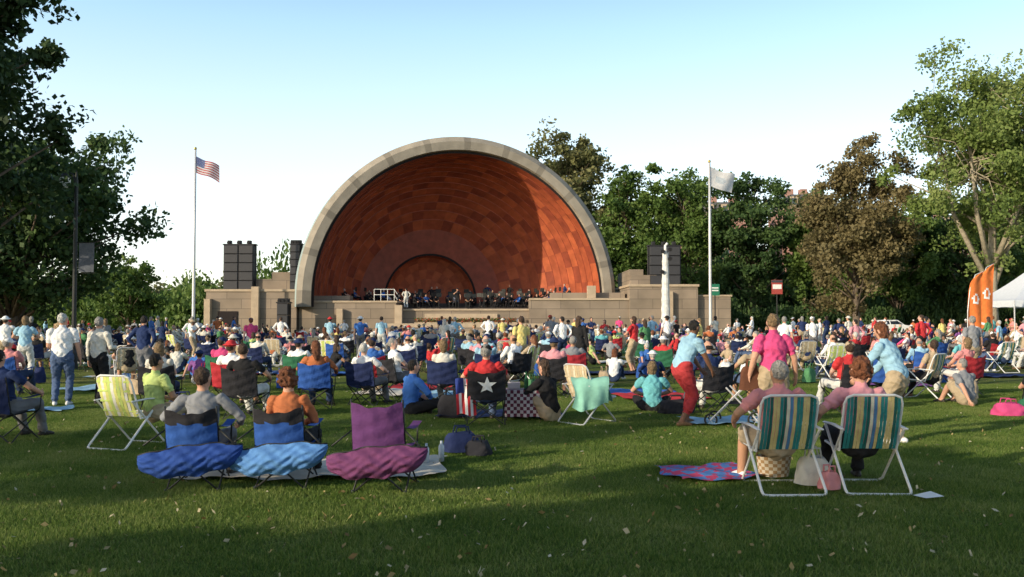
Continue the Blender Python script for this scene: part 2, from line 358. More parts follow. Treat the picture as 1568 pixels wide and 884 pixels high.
# ------------------------------------------------------------ stage
ST=brickmat("granite_blocks",(.28,.22,.165),(.215,.17,.125),(.11,.09,.075),1,2.4,.8,.02)
STL=mat("granite_pale",(.42,.33,.235),.8,.12,2,.2,14)
STD=mat("stage_floor",(.10,.08,.07),.7,.2,2)
G=Geo()
B=G.bb
B(-25,-17.6,72.5,84,0,3.8,0); B(-25.1,-17.5,72.4,84.1,3.8,4.0,1)
B(-21.4,-18.2,74,83,4.0,4.9,0); B(-20.2,-18.2,74.5,83,4.9,5.5,0)
B(-21.2,-20.6,72.1,72.5,0,4.2,1)
B(-17.5,-9.5,72.8,75.2,0,2.9,0); B(-17.5,-9.4,72.7,75.3,2.9,3.06,1)
B(-17.3,-13.5,73.8,75.4,3.06,3.5,0)
B(-14.3,-13.8,72.3,72.7,0,2.4,1)
B(-9.4,1.4,73.4,75.2,0,2.25,0); B(-9.4,1.4,73.3,75.3,2.25,2.4,1)
B(1.4,9.6,72.8,75.2,0,3.1,0); B(1.4,9.6,72.7,75.3,3.1,3.28,1); B(3.2,9.4,73.8,75.4,3.28,3.75,0)
B(6.2,6.9,72.9,73.5,3.28,4.3,1); B(-9.6,-9.0,72.6,73.3,0,2.7,1)
B(9.6,15.2,72.5,84,0,4.2,0); B(9.5,15.3,72.4,84.1,4.2,4.4,1)
B(9.8,12.0,73.5,82,4.4,5.2,0); B(9.8,11.0,74.2,82,5.2,5.7,0); B(15.3,18,73,82,0,3.4,0); B(15.2,18.1,72.9,82,3.4,3.55,1)
for k in range(4): B(-11.5+.2*k,4+-.2*k,70.2+.45*k,72.6,.02 if k==0 else .3*k,.3*(k+1),1 if k%2 else 0)
B(-17.2,17,75.4,90,1.9,2.5,2)
B(-25,-24.5,72.0,72.5,0,3.2,1); B(12.5,13.1,72.1,72.5,0,3.8,1)
for i in range(4): G.tube([(-11.3+.55*i,72.75,3.06),(-11.3+.55*i,72.75,4.0)],.03,6,3)
for z in(3.55,4.0): G.tube([(-11.3,72.75,z),(-9.65,72.75,z),(-9.4,72.75,z-.4)],.03,6,3)
B(-7.2,-1.2,73.22,73.3,1.5,2.0,1)
B(-24,-22.4,72.42,72.5,.02,2.2,4)
ST_o=G.obj("stone_stage",[ST,STL,STD,mat("white_rail",(.75,.75,.72),.4),DK]); bevel(ST_o,.03,1)
G=Geo(); 
for i in range(9): G.bb(-8+i*1.0,-7.15+i*1.0,72.7,73.2,.9,1.3,0)
G.obj("flower_planter",[STL])
P=np.stack([rs.uniform(-8,1,1400),rs.uniform(72.6,73.25,1400),1.3+.35*rs.random(1400)],1)
place("flowers",quadmesh("flowers",leafquads(rs,P,.12),rs.random(1400),leafmat("flower_mix",(.04,.10,.02),(.10,.16,.04),(.6,.08,.06))))
# ------------------------------------------------------------ speakers
BK=mat("speaker_black",(.022,.022,.025),.6,.2,8); BK2=mat("speaker_grille",(.045,.045,.05),.5,.3,60)
def speaker(x,y,z,w,h,rows,cols,cloth_=False):
    G=Geo(); ch=h/rows; cw=w/cols
    for c in range(cols):
        for r in range(rows):
            X=-w/2+cw*(c+.5); Z=ch*(r+.5)
            G.box((X,0,Z),(cw*.98,1.0,ch*.985),0); G.box((X,-.52,Z),(cw*.9,.05,ch*.9),1)
    for s_ in(-1,1): G.tube([(s_*(w/2+.06),0,0),(s_*(w/2+.06),0,h+.15)],.05,6,0)
    G.box((0,0,h+.06),(w+.2,.9,.1),0)
    for i in range(3): G.box((-w*.35+w*.33*i,0,h+.25),(.3,.4,.32),0); G.tube([(-w*.35+w*.33*i,-.2,h+.25),(-w*.35+w*.33*i,-.42,h+.2)],[.1,.14],8,0)
    o=G.obj("speaker_tower",[BK,BK2],False,(x,y,z)); bevel(o,.02,1)
speaker(-22.7,74,4.0,2.5,3.7,5,2); speaker(-17.9,73.6,4.0,.85,3.7,6,1)
speaker(12.7,74,4.4,2.6,3.2,4,2); speaker(-18.1,70.5,0,.9,2.8,3,1)
# lighting mast (white cloth sleeve over a lattice mast, lamps on top)
G=Geo(); WHT=mat("white_paint",(.72,.72,.70),.5,.06); SLV=cloth("mast_sleeve",(.62,.62,.60))
for k in range(3):
    t=k*2.094; G.tube([(math.cos(t)*.28,math.sin(t)*.28,0),(math.cos(t)*.2,math.sin(t)*.2,6.6)],.04,6,0)
for i in range(14):
    for k in range(3):
        t=k*2.094; t2=(k+1)*2.094; z=i*.47; rA=.28-.08*z/6.6
        G.tube([(math.cos(t)*rA,math.sin(t)*rA,z),(math.cos(t2)*rA,math.sin(t2)*rA,z+.47)],.022,5,0)
G.tube([(0,0,1.2+i*.36) for i in range(16)],[.33-.008*i+(.035 if i%2 else 0) for i in range(16)],12,2)
G.box((0,0,.15),(1.6,1.6,.3),1); G.tube([(0,0,6.6),(0,0,7.1),(.15,-.1,7.3)],[.12,.1,.1],8,0)
for z,x_ in((6.2,.3),(6.75,-.25),(6.9,.3),(5.2,-.3)): G.tube([(x_,-.05,z),(x_,-.40,z-.1)],[.1,.16],10,1)
G.obj("lighting_mast",[WHT,BK,SLV],False,(11.6,67,0))
# ------------------------------------------------------------ flagpoles
SIL=mat("pole_aluminium",(.62,.62,.62),.35,.05,metal=.3)
RED=cloth("flag_red",(.55,.04,.05)); FW=cloth("flag_white",(.8,.8,.8)); FB=cloth("flag_blue",(.03,.05,.22))
fR=mat("us_red",(.55,.12,.13),.9,.1,5,trans=.5); fW=mat("us_white",(.75,.74,.74),.9,.1,5,trans=.5); fB=mat("us_blue",(.14,.17,.34),.9,.1,5,trans=.5)
def flagpole(x,y,h,us):
    G=Geo(); G.tube([(0,0,0),(0,0,.5),(0,0,h*.5),(0,0,h)],[.16,.13,.11,.07],10,0); G.tube([(0,0,0),(0,0,.25)],[.3,.22],10,0)
    G.ell((0,0,h+.1),ID,(.12,.12,.12),4); G.tube([(.1,0,1),(.1,0,h)],.008,4,1)
    if us:
        def fn(u,v): return (.06+u*1.75-.15*v*(1-u), .22*math.sin(u*7+v)*u, h-.5-v*1.2-u*.75-.12*math.sin(u*6+v)*u)
        def mf(u,v):
            if u<.4 and v<7/13: return 3
            return 2 if int(v*13)%2==0 else 1
        G.grid(fn,20,13,mf)
        for i in range(6):
            for j in range(5):
                p=fn(.03+i*.065,.04+j*.1)
                for s_ in(-.012,.012): G.add([(p[0]-.02,p[1]+s_,p[2]),(p[0],p[1]+s_,p[2]-.02),(p[0]+.02,p[1]+s_,p[2]),(p[0],p[1]+s_,p[2]+.02)],[(0,1,2,3)],1)
    else:
        G.grid(lambda u,v:(.06+u*1.9-.2*v,.25*math.sin(u*6+v*2)*u,h-.3-v*1.4-u*.75-.15*math.sin(u*5)*u),18,12,lambda u,v:5 if (u-.45)**2+(v-.5)**2<.04 else 1)
    G.obj("flagpole",[SIL,fW,fR,fB,mat("gold_ball",(.6,.45,.15),.3,metal=.8),mat("flag_emblem",(.5,.55,.6),.9,trans=.4)],True,(x,y,0))
flagpole(-24.4,68,14.6,True); flagpole(15.2,68,13.6,False)
# ------------------------------------------------------------ street lamp
G=Geo(); BLK=mat("black_metal",(.02,.022,.022),.5,.1)
G.tube([(0,0,0),(0,0,.5),(0,0,.6),(0,0,6.2)],[.14,.12,.075,.055],10,0); G.tube([(0,0,5.9),(-.1,0,6.35),(-.28,0,6.45),(-.38,0,6.35)],.03,8,0)
G.tube([(-.38,0,6.4),(-.38,0,6.25)],[.06,.2],12,0); G.tube([(-.38,0,6.25),(-.38,0,6.1),(-.38,0,5.92)],[.18,.17,.08],12,1); G.tube([(0,0,6.2),(0,0,6.5)],[.05,.01],8,0)
G.grid(lambda u,v:(.12+u*.5,.02*math.sin(v*5),4.1-v*.95),3,6,2); 
for z in(4.12,3.12): G.tube([(0,0,z),(.66,0,z)],.015,6,0)
G.obj("street_lamp",[BLK,mat("lamp_glass",(.65,.65,.6),.3),cloth("lamp_banner",(.10,.11,.13))],False,(-14.3,29,0))
# ------------------------------------------------------------ signs, banners, tents, car, road
G=Geo(); G.tube([(0,0,0),(0,0,4.6)],.05,8,0); G.bb(-.42,.42,-.07,-.03,3.5,4.6,1); G.bb(-.34,.34,-.09,-.072,3.9,4.25,2); G.bb(-.42,.42,-.09,-.072,4.4,4.58,3)
G.obj("park_sign",[BLK,mat("sign_red",(.35,.06,.05),.5),WHT,mat("sign_dark",(.05,.05,.06),.5)],False,(20.6,69,0))
G=Geo(); G.tube([(0,0,0),(0,0,4.4)],.05,8,0); G.bb(-.35,.35,-.06,-.03,3.4,4.3,1); G.bb(-.26,.26,-.075,-.062,3.75,3.85,2); G.bb(-.26,.26,-.075,-.062,3.95,4.05,2)
G.obj("green_sign",[BLK,mat("sign_green",(.02,.16,.09),.5),WHT],False,(15.9,69.5,0))
OR=cloth("banner_orange",(.72,.19,.05))
def feather(x,y,h,rz):
    G=Geo()
    pole=[(-.3,0,0),(-.26,0,h*.5),(-.1,0,h*.8),(.2,0,h*.96),(.62,0,h)]
    G.tube(pole,.02,6,0)
    def edge(v):
        z=.5+v*(h-.5); 
        if z<h*.8: return -.27+.17*(z/h)**2, z
        t=(z-h*.8)/(h*.2); return -.14+.72*t**2.2, z
    def fn(u,v):
        x0,z=edge(v); x1=.42+.22*v; return (x0+(x1-x0)*u,.06*math.sin(u*5+v*4),z-.25*u*(1-v))
    G.grid(fn,10,36,lambda u,v:2 if .012<((u-.5)**2*.6+((v-.62)*5)**2*.3)<.04 else (2 if .22<v<.25 and .2<u<.8 else 1))
    G.obj("feather_banner",[SIL,OR,FW],False,(x,y,0),rz)
feather(22.3,43,3.9,.2); feather(23.9,45.0,4.4,.1)
def tent(x,y,w,cl,name,zt=4.4,ze=2.5):
    G=Geo(); hw=w/2
    for i in(-1,1):
        for j in(-1,1): G.tube([(i*hw,j*hw,0),(i*hw,j*hw,ze)],.035,6,0)
    cs=[(-hw,-hw),(hw,-hw),(hw,hw),(-hw,hw)]
    for k in range(4):
        p,q=cs[k],cs[(k+1)%4]
        def fn(u,v): 
            bx=p[0]+(q[0]-p[0])*u; by=p[1]+(q[1]-p[1])*u; return (bx*(1-v),by*(1-v),ze+(zt-ze)*(v**1.35))
        G.grid(fn,8,8,1)
        G.grid(lambda u,v:(p[0]+(q[0]-p[0])*u,p[1]+(q[1]-p[1])*u,ze-.32*v-.05*abs(math.sin(u*12))*(v)),12,1,1)
    G.obj(name,[SIL,cl],False,(x,y,0))
TW=mat("tent_fabric",(.74,.78,.84),.7,.04,trans=.25)
tent(29.3,50,4.6,TW,"canopy_tent",4.5,2.6); tent(35.5,52,4.4,TW,"canopy_tent")
ASP=mat("asphalt",(.05,.05,.052),.9,.2,4,.4,60)
G=Geo(); G.bb(22,80,88,94,-.1,.012,0); G.bb(22,80,87.7,88,-.1,.13,1); G.bb(22,80,90.9,91.05,.012,.016,2); G.obj("road",[ASP,CON,WHT])
def car(x,y,rz,colr):
    G=Geo(); prof=[(-2.2,.35),(-2.25,.75),(-2.0,.98),(-1.35,1.05),(-.85,1.45),(.6,1.47),(1.15,1.02),(2.0,.88),(2.25,.65),(2.2,.35)]
    n=len(prof); vs=[]
    for s_ in(-1,1):
        for (px,pz) in prof: vs.append((px,s_*(.86 if pz<1.2 else .66),pz))
    fs=[tuple(range(n)),tuple(range(2*n-1,n-1,-1))]+[(i,(i+1)%n,n+(i+1)%n,n+i)[::-1] for i in range(n)]
    G.add(vs,fs,0)
    for s_ in(-1,1):
        yy_=lambda z:s_*(.875-.20*max(0,(z-1.05)/.4)) 
        for X0,X1,X2,X3 in((-1.15,-.2,-.2,-.8),(-.1,1.0,.55,-.1)):
            G.add([(X0,yy_(1.05),1.07),(X1,yy_(1.05),1.07),(X2,yy_(1.4),1.38),(X3,yy_(1.4),1.38)],[(0,1,2,3)],1)
        for X in(-1.4,1.4):
            G.tube([(X,s_*.70,.33),(X,s_*.89,.33)],.33,16,2); G.tube([(X,s_*.88,.33),(X,s_*.91,.33)],.19,12,3)
    G.add([(.68,-.6,1.43),(.68,.6,1.43),(1.14,.72,1.06),(1.14,-.72,1.06)],[(0,1,2,3)],1)
    o=G.obj("parked_car",[colr,mat("car_glass",(.02,.025,.03),.1,spec=.6),mat("tyre",(.02,.02,.02),.9),SIL],False,(x,y,.01),rz); bevel(o,.04,2)
car(34.5,81.5,0,mat("car_white",(.75,.75,.75),.3,.02)); car(43,89.6,0,mat("car_silver",(.4,.42,.45),.3,.02)); car(29,92.6,3.14,mat("car_dark",(.03,.05,.09),.3,.02))
# ------------------------------------------------------------ brick houses behind trees
BR=brickmat("red_brick",(.34,.16,.12),(.27,.12,.09),(.35,.30,.26),1,.6,.2,.02); GL=mat("window_glass",(.04,.05,.06),.1,spec=.6); SL=mat("slate_roof",(.10,.10,.11),.8,.2)
def house(x,y,w,fl,h0):
    G=Geo(); h=fl*3.4+h0; G.bb(-w/2,w/2,0,12,0,h,0); G.bb(-w/2-.25,w/2+.25,-.25,12.25,h,h+.5,1); G.bb(-w/2+.8,w/2-.8,.8,11.2,h+.5,h+2.6,2)
    nw=int(w/2.2)
    for f_ in range(fl):
        for i in range(nw):
            X=-w/2+w*(i+.5)/nw; Z=1.2+f_*3.4
            if f_==0 and i==1: G.bb(X-.55,X+.55,-.1,-.003,.02,2.5,3); continue
            G.bb(X-.5,X+.5,-.05,-.003,Z,Z+1.8,3); G.bb(X-.62,X+.62,-.14,-.003,Z-.17,Z-.003,1); G.bb(X-.62,X+.62,-.12,-.003,Z+1.803,Z+2.0,1); G.bb(X-.03,X+.03,-.08,-.052,Z,Z+1.8,1)
    for i in range(3): G.bb(-w/2+1+i*w*.35,-w/2+2.2+i*w*.35,4,5.5,h+.5,h+4,0)
    for i in range(nw): X=-w/2+w*(i+.5)/nw; G.bb(X-.6,X+.6,.4,.8,h+.5,h+2.2,1); G.bb(X-.4,X+.4,.35,.397,h+.8,h+1.9,3)
    G.obj("brick_house",[BR,STL,SL,GL],False,(x,y,0))
house(35,150,10,5,1.8); house(51,152,7,5,3.4); house(64,150,10,4,2); house(80,150,14,4,3)
# ------------------------------------------------------------ people
def ik(a_,b_,l1,l2,pole):
    a_=np.array(a_,float); b_=np.array(b_,float); d=b_-a_; L=np.linalg.norm(d); mx=(l1+l2)*.995
    if L>mx: b_=a_+d/L*mx; L=mx; d=b_-a_
    u=d/L; x=(l1*l1-l2*l2+L*L)/(2*L); h=math.sqrt(max(0,l1*l1-x*x)); p=np.array(pole,float); p=p-np.dot(p,u)*u; p=nrm(p)
    return a_+u*x+p*h, b_
def person_mesh(nm,pelvis=(0,0,.94),lean=0,roll=0,turn=0,head=(0,0),feet=None,knee=((-.1,1,0),(.1,1,0)),hands=None,elbow=((-.5,-1,-.2),(.5,-1,-.2)),
        hair='short',sleeve=.55,leg=1.0,female=False,fat=1.0,vox=.017,toe=None,curl=.6):
    pelvis=np.array(pelvis,float)
    if feet is None: feet=((-.11,0,.08),(.11,.03,.08))
    if hands is None: hands=((-.27,.04,.82),(.27,.04,.82))
    Rm=np.array(Matrix.Rotation(rad(turn),3,'Z')@Matrix.Rotation(rad(roll),3,'Y')@Matrix.Rotation(rad(-lean),3,'X'))
    R_,F_,U_=Rm[:,0],Rm[:,1],Rm[:,2]
    R2,F2,U2=ID if turn==0 else (np.array([math.cos(rad(turn)),math.sin(rad(turn)),0]),np.array([-math.sin(rad(turn)),math.cos(rad(turn)),0]),ID[2])
    sw=.168 if female else .19; k=fat
    neckb=pelvis+U_*.50
    G=Geo(); S=[]
    def cap(lbl,p0,p1,r0,r1): S.append((lbl,'c',np.array(p0,float),np.array(p1,float),r0,r1))
    hipw=.175*k if female else .163*k; ww=(.135 if female else .155)*k
    low=pelvis-U2*.05
    G.tube([low,pelvis+U_*.05,pelvis+U_*.17,pelvis+U_*.30,pelvis+U_*.40,pelvis+U_*.46,neckb],
        [(hipw*.95,.11*k),(hipw,.125*k),(ww,.11*k),(.165*k,.125*k),(sw*.95,.11*k),(sw*.78,.085),(.07,.062)],16,0,lat=R_,cap='round')
    if female: 
        for s_ in(-1,1): G.ell(pelvis+U_*.31+R_*.075*s_+F_*.085,(R_,F_,U_),(.07,.06,.065))
    cap(2,pelvis+U_*.04,pelvis+U_*.42,.135*k,.12*k); cap(2,pelvis+U_*.42-R_*sw*.8,pelvis+U_*.42+R_*sw*.8,.06,.06); cap(2,pelvis+U_*.3-R_*.08,pelvis+U_*.3+R_*.08,.11,.11)
    cap(3,pelvis-U2*.03-R2*.08,pelvis-U2*.03+R2*.08,.115*k,.115*k)
    Hm=np.array(Matrix.Rotation(rad(head[0]),3,'Z')@Matrix.Rotation(rad(-head[1]),3,'X'))
    tm=np.array(Matrix.Rotation(rad(turn),3,'Z')); Hm=tm@Hm; hr,hf,hu=Hm[:,0],Hm[:,1],Hm[:,2]
    nd=nrm(U_*.6+np.array([0,0,.5])+hf*.1); C=neckb+nd*.148
    G.tube([neckb-U_*.03,neckb+nd*.04,C-hu*.05],[.066,.056,.054],12,0,lat=hr,cap='round'); cap(0,neckb+U_*.025,C-hu*.05,.052,.052)
    HF=(hr,hf,hu); EL=[]
    def el(lbl,c,r): G.ell(c,HF,r,0,16,10); EL.append((lbl,c,r))
    el(0,C,(.072,.090,.110)); el(0,C-hu*.06+hf*.028,(.050,.056,.053))
    G.tube([C+hf*.085+hu*.012,C+hf*.105-hu*.018],[.010,.015],8,0,cap='round'); cap(0,C+hf*.085+hu*.01,C+hf*.11-hu*.02,.012,.016)
    for s_ in(-1,1): G.ell(C+hr*.077*s_-hf*.005-hu*.005,HF,(.012,.02,.032),0,8,6); EL.append((0,C+hr*.077*s_-hf*.005-hu*.005,(.014,.022,.034)))
    if hair=='bald': el(1,C-hf*.03-hu*.01,(.077,.068,.058))
    elif hair=='short': el(1,C-hf*.022+hu*.020,(.080,.088,.104))
    else:
        el(1,C-hf*.022+hu*.020,(.084,.092,.108))
        if hair=='long': 
            G.tube([C-hf*.03+hu*.02,C-hf*.055-hu*.09,C-hf*.07-hu*.20],[(.083,.06),(.086,.055),(.06,.03)],12,0,lat=hr,cap='round'); cap(1,C-hf*.05,C-hf*.065-hu*.20,.075,.05)
        if hair=='bob': 
            G.tube([C-hf*.02+hu*.02,C-hf*.035-hu*.06],[(.090,.073),(.080,.055)],12,0,lat=hr,cap='round'); cap(1,C-hf*.02,C-hf*.035-hu*.07,.088,.080)
        if hair=='pony': G.tube([C-hf*.1+hu*.03,C-hf*.15-hu*.03,C-hf*.13-hu*.14],[.02,.03,.012],8,0,cap='round'); cap(1,C-hf*.11+hu*.02,C-hf*.13-hu*.14,.03,.02)
        if hair=='curly':
            rz_=np.random.RandomState(5)
            for q in range(80):
                d=rz_.normal(size=3); d/=np.linalg.norm(d)
                if d[1]>.45 and d[2]<.45: continue
                if d[2]<-.75: continue
                c=C-hf*.025+hu*.02+hr*d[0]*.094+hf*d[1]*.096+hu*d[2]*.108; G.ell(c,HF,(.024,.024,.024),0,8,6); EL.append((1,c,(.024,.024,.024)))
        if hair=='cap': el(7,C+hu*.045-hf*.008,(.088,.10,.082)); G.tube([C+hf*.07+hu*.045,C+hf*.155+hu*.03],[(.07,.012),(.05,.01)],10,0,lat=hr); cap(7,C+hf*.08+hu*.05,C+hf*.15+hu*.035,.03,.03)
        if hair=='hat':
            el(7,C+hu*.055-hf*.008,(.090,.10,.078)); G.tube([C+hu*.030,C+hu*.05],[(.155,.165),(.14,.15)],18,0,lat=hr); 
            for q in range(12):
                t=q*.5236; c=C+hu*.04+hr*.11*math.cos(t)+hf*.115*math.sin(t); EL.append((7,c,(.055,.055,.03)))
    fing=[]
    for i,s_ in enumerate((-1,1)):
        sh=pelvis+U_*.435+R_*sw*s_; hd=hands[i]; el2,wr=ik(sh,hd,.285,.25,elbow[i])
        G.tube([sh,(sh+el2)/2,el2,(el2*.6+wr*.4),wr],[.056*k,.049*k,.041,.040,.027],12,0,cap='round')
        if sleeve<1:
            m1=sh+(el2-sh)*sleeve
            G.tube([sh,m1],[.064*k,.062*k],12,0,cap='flat'); cap(2,sh,m1,.066*k,.060*k); cap(0,m1+(el2-sh)*.03,el2,.046*k,.042); cap(0,el2,wr,.042,.028)
        else:
            cap(2,sh,el2,.06*k,.048); m1=el2+(wr-el2)*.95; G.tube([sh,el2,m1],[.062*k,.052,.038],12,0,cap='flat'); cap(2,el2,m1,.05,.038)
        fd=nrm(wr-el2); pn=-R_*s_; pn=nrm(pn-np.dot(pn,fd)*fd); sd=np.cross(fd,pn)
        if sd[1]*1+sd[2]*.3<0: sd=-sd
        pe=wr+fd*.085+pn*.008
        G.tube([wr,wr+fd*.03,pe],[(.026,.02),(.038,.018),(.040,.014)],10,0,lat=sd,cap='round'); cap(0,wr,pe,.035,.035)
        for q,(o_,ln) in enumerate(((.030,.068),(.010,.078),(-.010,.072),(-.029,.056))):
            b0=pe+sd*o_-fd*.015; d1=nrm(fd+pn*curl*.4); d2=nrm(fd+pn*curl*1.4); b1=b0+d1*ln*.55; b2=b1+d2*ln*.5; fing.append(([b0,b1,b2],[.0095,.0088,.007]))
        t0=wr+fd*.03+sd*.028; t1=t0+nrm(fd*.6+sd*.8+pn*.3)*.038; t2=t1+nrm(fd+pn*.5+sd*.1)*.03; fing.append(([t0,t1,t2],[.012,.010,.008]))
        hp=pelvis+R2*.09*s_-U2*.04; kn,ak=ik(hp,feet[i],.44,.43,knee[i])
        G.tube([hp,(hp+kn)/2,kn,kn*.65+ak*.35,ak],[.10*k,.09*k,.066,.060,.042],12,0,cap='round')
        if leg>=1:
            G.tube([hp,kn,ak+(kn-ak)*.08],[.104*k,.074,.062],12,0,cap='flat'); cap(3,hp,kn,.10*k,.065); cap(3,kn,ak+(kn-ak)*.09,.066,.058)
        elif leg>.5:
            m1=kn+(ak-kn)*(leg-.5)*2; G.tube([hp,kn,m1],[.104*k,.082,.080],12,0,cap='flat'); cap(3,hp,kn,.1*k,.07); cap(3,kn,m1,.07,.072); cap(0,m1,ak,.05,.04)
        else:
            m1=hp+(kn-hp)*leg*2; G.tube([hp,m1],[.106*k,.098*k],12,0,cap='flat'); cap(3,hp,m1,.1*k,.09*k); cap(0,m1,kn,.075,.06); cap(0,kn,ak,.06,.042)
        td=toe[i] if toe else None
        if td is None:
            sh_=nrm(ak-kn); fl=np.array([0,1.,0]) if abs(sh_[2])>.5 else nrm(np.array([0,0,1.])+ .3*sh_); td=fl+R2*.15*s_
        td=nrm(td); dn=np.array([0,0,-1.]) if abs(td[2])<.5 else nrm(ak-kn)
        h0=ak+dn*.035-td*.05; h1=ak+dn*.045+td*.15
        lt=np.cross(td,dn); G.tube([h0,ak+dn*.03+td*.05,h1],[(.038,.04),(.045,.045),(.042,.026)],10,0,lat=lt,cap='round'); cap(4,h0,h1,.044,.034)
    me=G.mesh("t",[]); o=bpy.data.objects.new("t",me); COL.objects.link(o)
    r=o.modifiers.new("r",'REMESH'); r.mode='VOXEL'; r.voxel_size=vox; sm=o.modifiers.new("s",'SMOOTH'); sm.factor=.5; sm.iterations=2
    dg=bpy.context.evaluated_depsgraph_get(); m2=bpy.data.meshes.new_from_object(o.evaluated_get(dg)); bpy.data.objects.remove(o)
    nv=len(m2.vertices); co_=np.zeros(nv*3,np.float32); m2.vertices.foreach_get("co",co_); co_=co_.reshape(-1,3)
    no_=np.zeros(nv*3,np.float32); m2.vertex_normals.foreach_get("vector",no_); no_=no_.reshape(-1,3)
    nf=len(m2.polygons); lt=np.zeros(nf,np.int32); m2.polygons.foreach_get("loop_total",lt); nl=len(m2.loops); li=np.zeros(nl,np.int32); m2.loops.foreach_get("vertex_index",li)
    st=np.zeros(nf,np.int32); m2.polygons.foreach_get("loop_start",st); cen=np.add.reduceat(co_[li],st,axis=0)/lt[:,None]
    best=np.full(nf,9e9); lab=np.zeros(nf,np.int32)
    for q in S:
        _,_,p0,p1,r0,r1=q; d=p1-p0; t=np.clip(((cen-p0)@d)/max(1e-9,d@d),0,1); ds=np.linalg.norm(cen-(p0+t[:,None]*d),axis=1)-(r0+(r1-r0)*t)
        mk=ds<best; best[mk]=ds[mk]; lab[mk]=q[0]
    HM=np.stack(HF,1)
    for lb,c,rr_ in EL:
        q=(cen-c)@HM/np.array(rr_); ds=(np.linalg.norm(q,axis=1)-1)*min(rr_); mk=ds<best; best[mk]=ds[mk]; lab[mk]=lb
    vl=np.zeros(nv,np.int32); vl[li]=np.repeat(lab,lt)
    X,Y,Z=co_[:,0],co_[:,1],co_[:,2]
    fold=.0065*np.sin(34*Z+9*X+2.5*np.sin(17*X+4*Y)+2*np.sin(11*Y))*(.6+.4*np.sin(8*Z+13*Y+5*X))+.004*np.sin(61*X+23*Z+3*np.sin(30*Z))
    hn=.004*np.sin(95*X+30*Z+3*np.sin(60*Y))+.004*np.sin(80*Y+50*Z+2*np.sin(70*X))+.003*np.sin(120*Z+60*X)
    dsp=np.where((vl==2)|(vl==3),fold,np.where(vl==1,hn,0))
    co_=co_+no_*dsp[:,None]
    faces=[tuple(li[st[i]:st[i]+lt[i]]) for i in range(nf)]
    G2=Geo(); G2.v=[tuple(p) for p in co_.tolist()]; G2.f=[tuple(int(x) for x in f) for f in faces]; G2.m=lab.tolist()
    for P_,R__ in fing: G2.tube(P_,R__,6,0,cap='round')
    for s_ in(-1,1):
        G2.ell(C+hf*.080+hr*.03*s_+hu*.012,HF,(.013,.009,.008),8,8,6); G2.ell(C+hf*.0875+hr*.03*s_+hu*.012,HF,(.005,.004,.005),5,6,4)
        G2.ell(C+hf*.079+hr*.03*s_+hu*.034,HF,(.017,.008,.004),1,6,4)
    G2.ell(C+hf*.078-hu*.052,HF,(.022,.012,.007),6,8,6)
    bpy.data.meshes.remove(m2)
    base=[SK[0],HR[0],SH['white'],PT['denim'],SHOE[0],DK,mat("lips",(.42,.14,.12),.6),SH['white'],mat("eye_white",(.7,.68,.65),.4)]
    return G2.mesh(nm,base,True)
SK=[mat("skin_light",(.53,.29,.20),.6,.08),mat("skin_tan",(.42,.23,.14),.6,.08),mat("skin_brown",(.20,.10,.06),.6,.08),mat("skin_pale",(.58,.35,.27),.6,.08)]
HR=[mat("hair_brown",(.06,.036,.024),.6,.45,45,1,90),mat("hair_dark",(.015,.012,.01),.5,.4,45,1,90),mat("hair_grey",(.26,.25,.235),.6,.35,45,1,90),mat("hair_blond",(.19,.13,.07),.6,.4,45,1,90),mat("hair_auburn",(.15,.055,.025),.6,.4,45,1,90),mat("hair_white",(.50,.49,.46),.6,.25,45,1,90)]
SH={k:cloth(k,c) for k,c in dict(white=(.75,.75,.75),offwhite=(.60,.58,.52),red=(.50,.04,.045),pink=(.58,.07,.20),palepink=(.62,.28,.32),salmon=(.62,.25,.25),blue=(.05,.15,.45),navy=(.02,.035,.10),ltblue=(.28,.47,.60),teal=(.14,.42,.46),black=(.02,.02,.022),grey=(.22,.23,.25),yellow=(.64,.54,.20),green=(.08,.22,.10),purple=(.20,.08,.26),tan=(.40,.31,.21),orange=(.42,.14,.06),lime=(.46,.56,.20)).items()}
PT={k:cloth('p_'+k,c) for k,c in dict(denim=(.08,.12,.22),khaki=(.38,.30,.20),black=(.02,.02,.022),grey=(.16,.16,.17),white=(.6,.6,.58),dkblue=(.03,.05,.11)).items()}
PR=cloth('p_red',(.40,.045,.05))
SHOE=[mat("shoe_dark",(.03,.025,.02),.6),mat("shoe_white",(.7,.7,.7),.6),mat("shoe_brown",(.14,.08,.04),.6)]
def put(name,me,x,y,z=0,rz=0,skin=0,hair=0,shirt='white',pants='denim',shoe=0,hat='white',sc=1.0,parent=None):
    o=place(name,me,(x,y,z),rz,parent,sc)
    for i,m in {0:SK[skin],1:HR[hair],2:SH[shirt],3:PR if pants=='red' else PT[pants],4:SHOE[shoe],7:SH[hat]}.items():
        o.material_slots[i].link='OBJECT'; o.material_slots[i].material=m
    return o
cf=((-.16,.52,.08),(.15,.50,.08)); ck=((-.1,.3,1),(.1,.3,1))
CH=dict(pelvis=(0,-.05,.49),lean=-14,feet=cf,knee=ck)
gk=((-1,.3,.35),(1,.3,.35)); gf=((.12,.30,.07),(-.12,.38,.07))
GC=dict(pelvis=(0,0,.13),lean=6,feet=gf,knee=gk)
GU=dict(pelvis=(0,0,.13),lean=12,feet=((-.13,.52,.08),(.13,.50,.08)),knee=ck)
GL_=dict(pelvis=(0,0,.13),lean=-18,feet=((-.12,.80,.08),(.12,.82,.08)),knee=((0,0,1),(0,0,1)))
arm_rest=dict(hands=((-.31,.22,.64),(.31,.22,.64)),elbow=((-1,-.5,-.5),(1,-.5,-.5)))
lap=dict(hands=((-.09,.24,.62),(.09,.24,.62)),elbow=((-1,-.5,-.5),(1,-.5,-.5)))
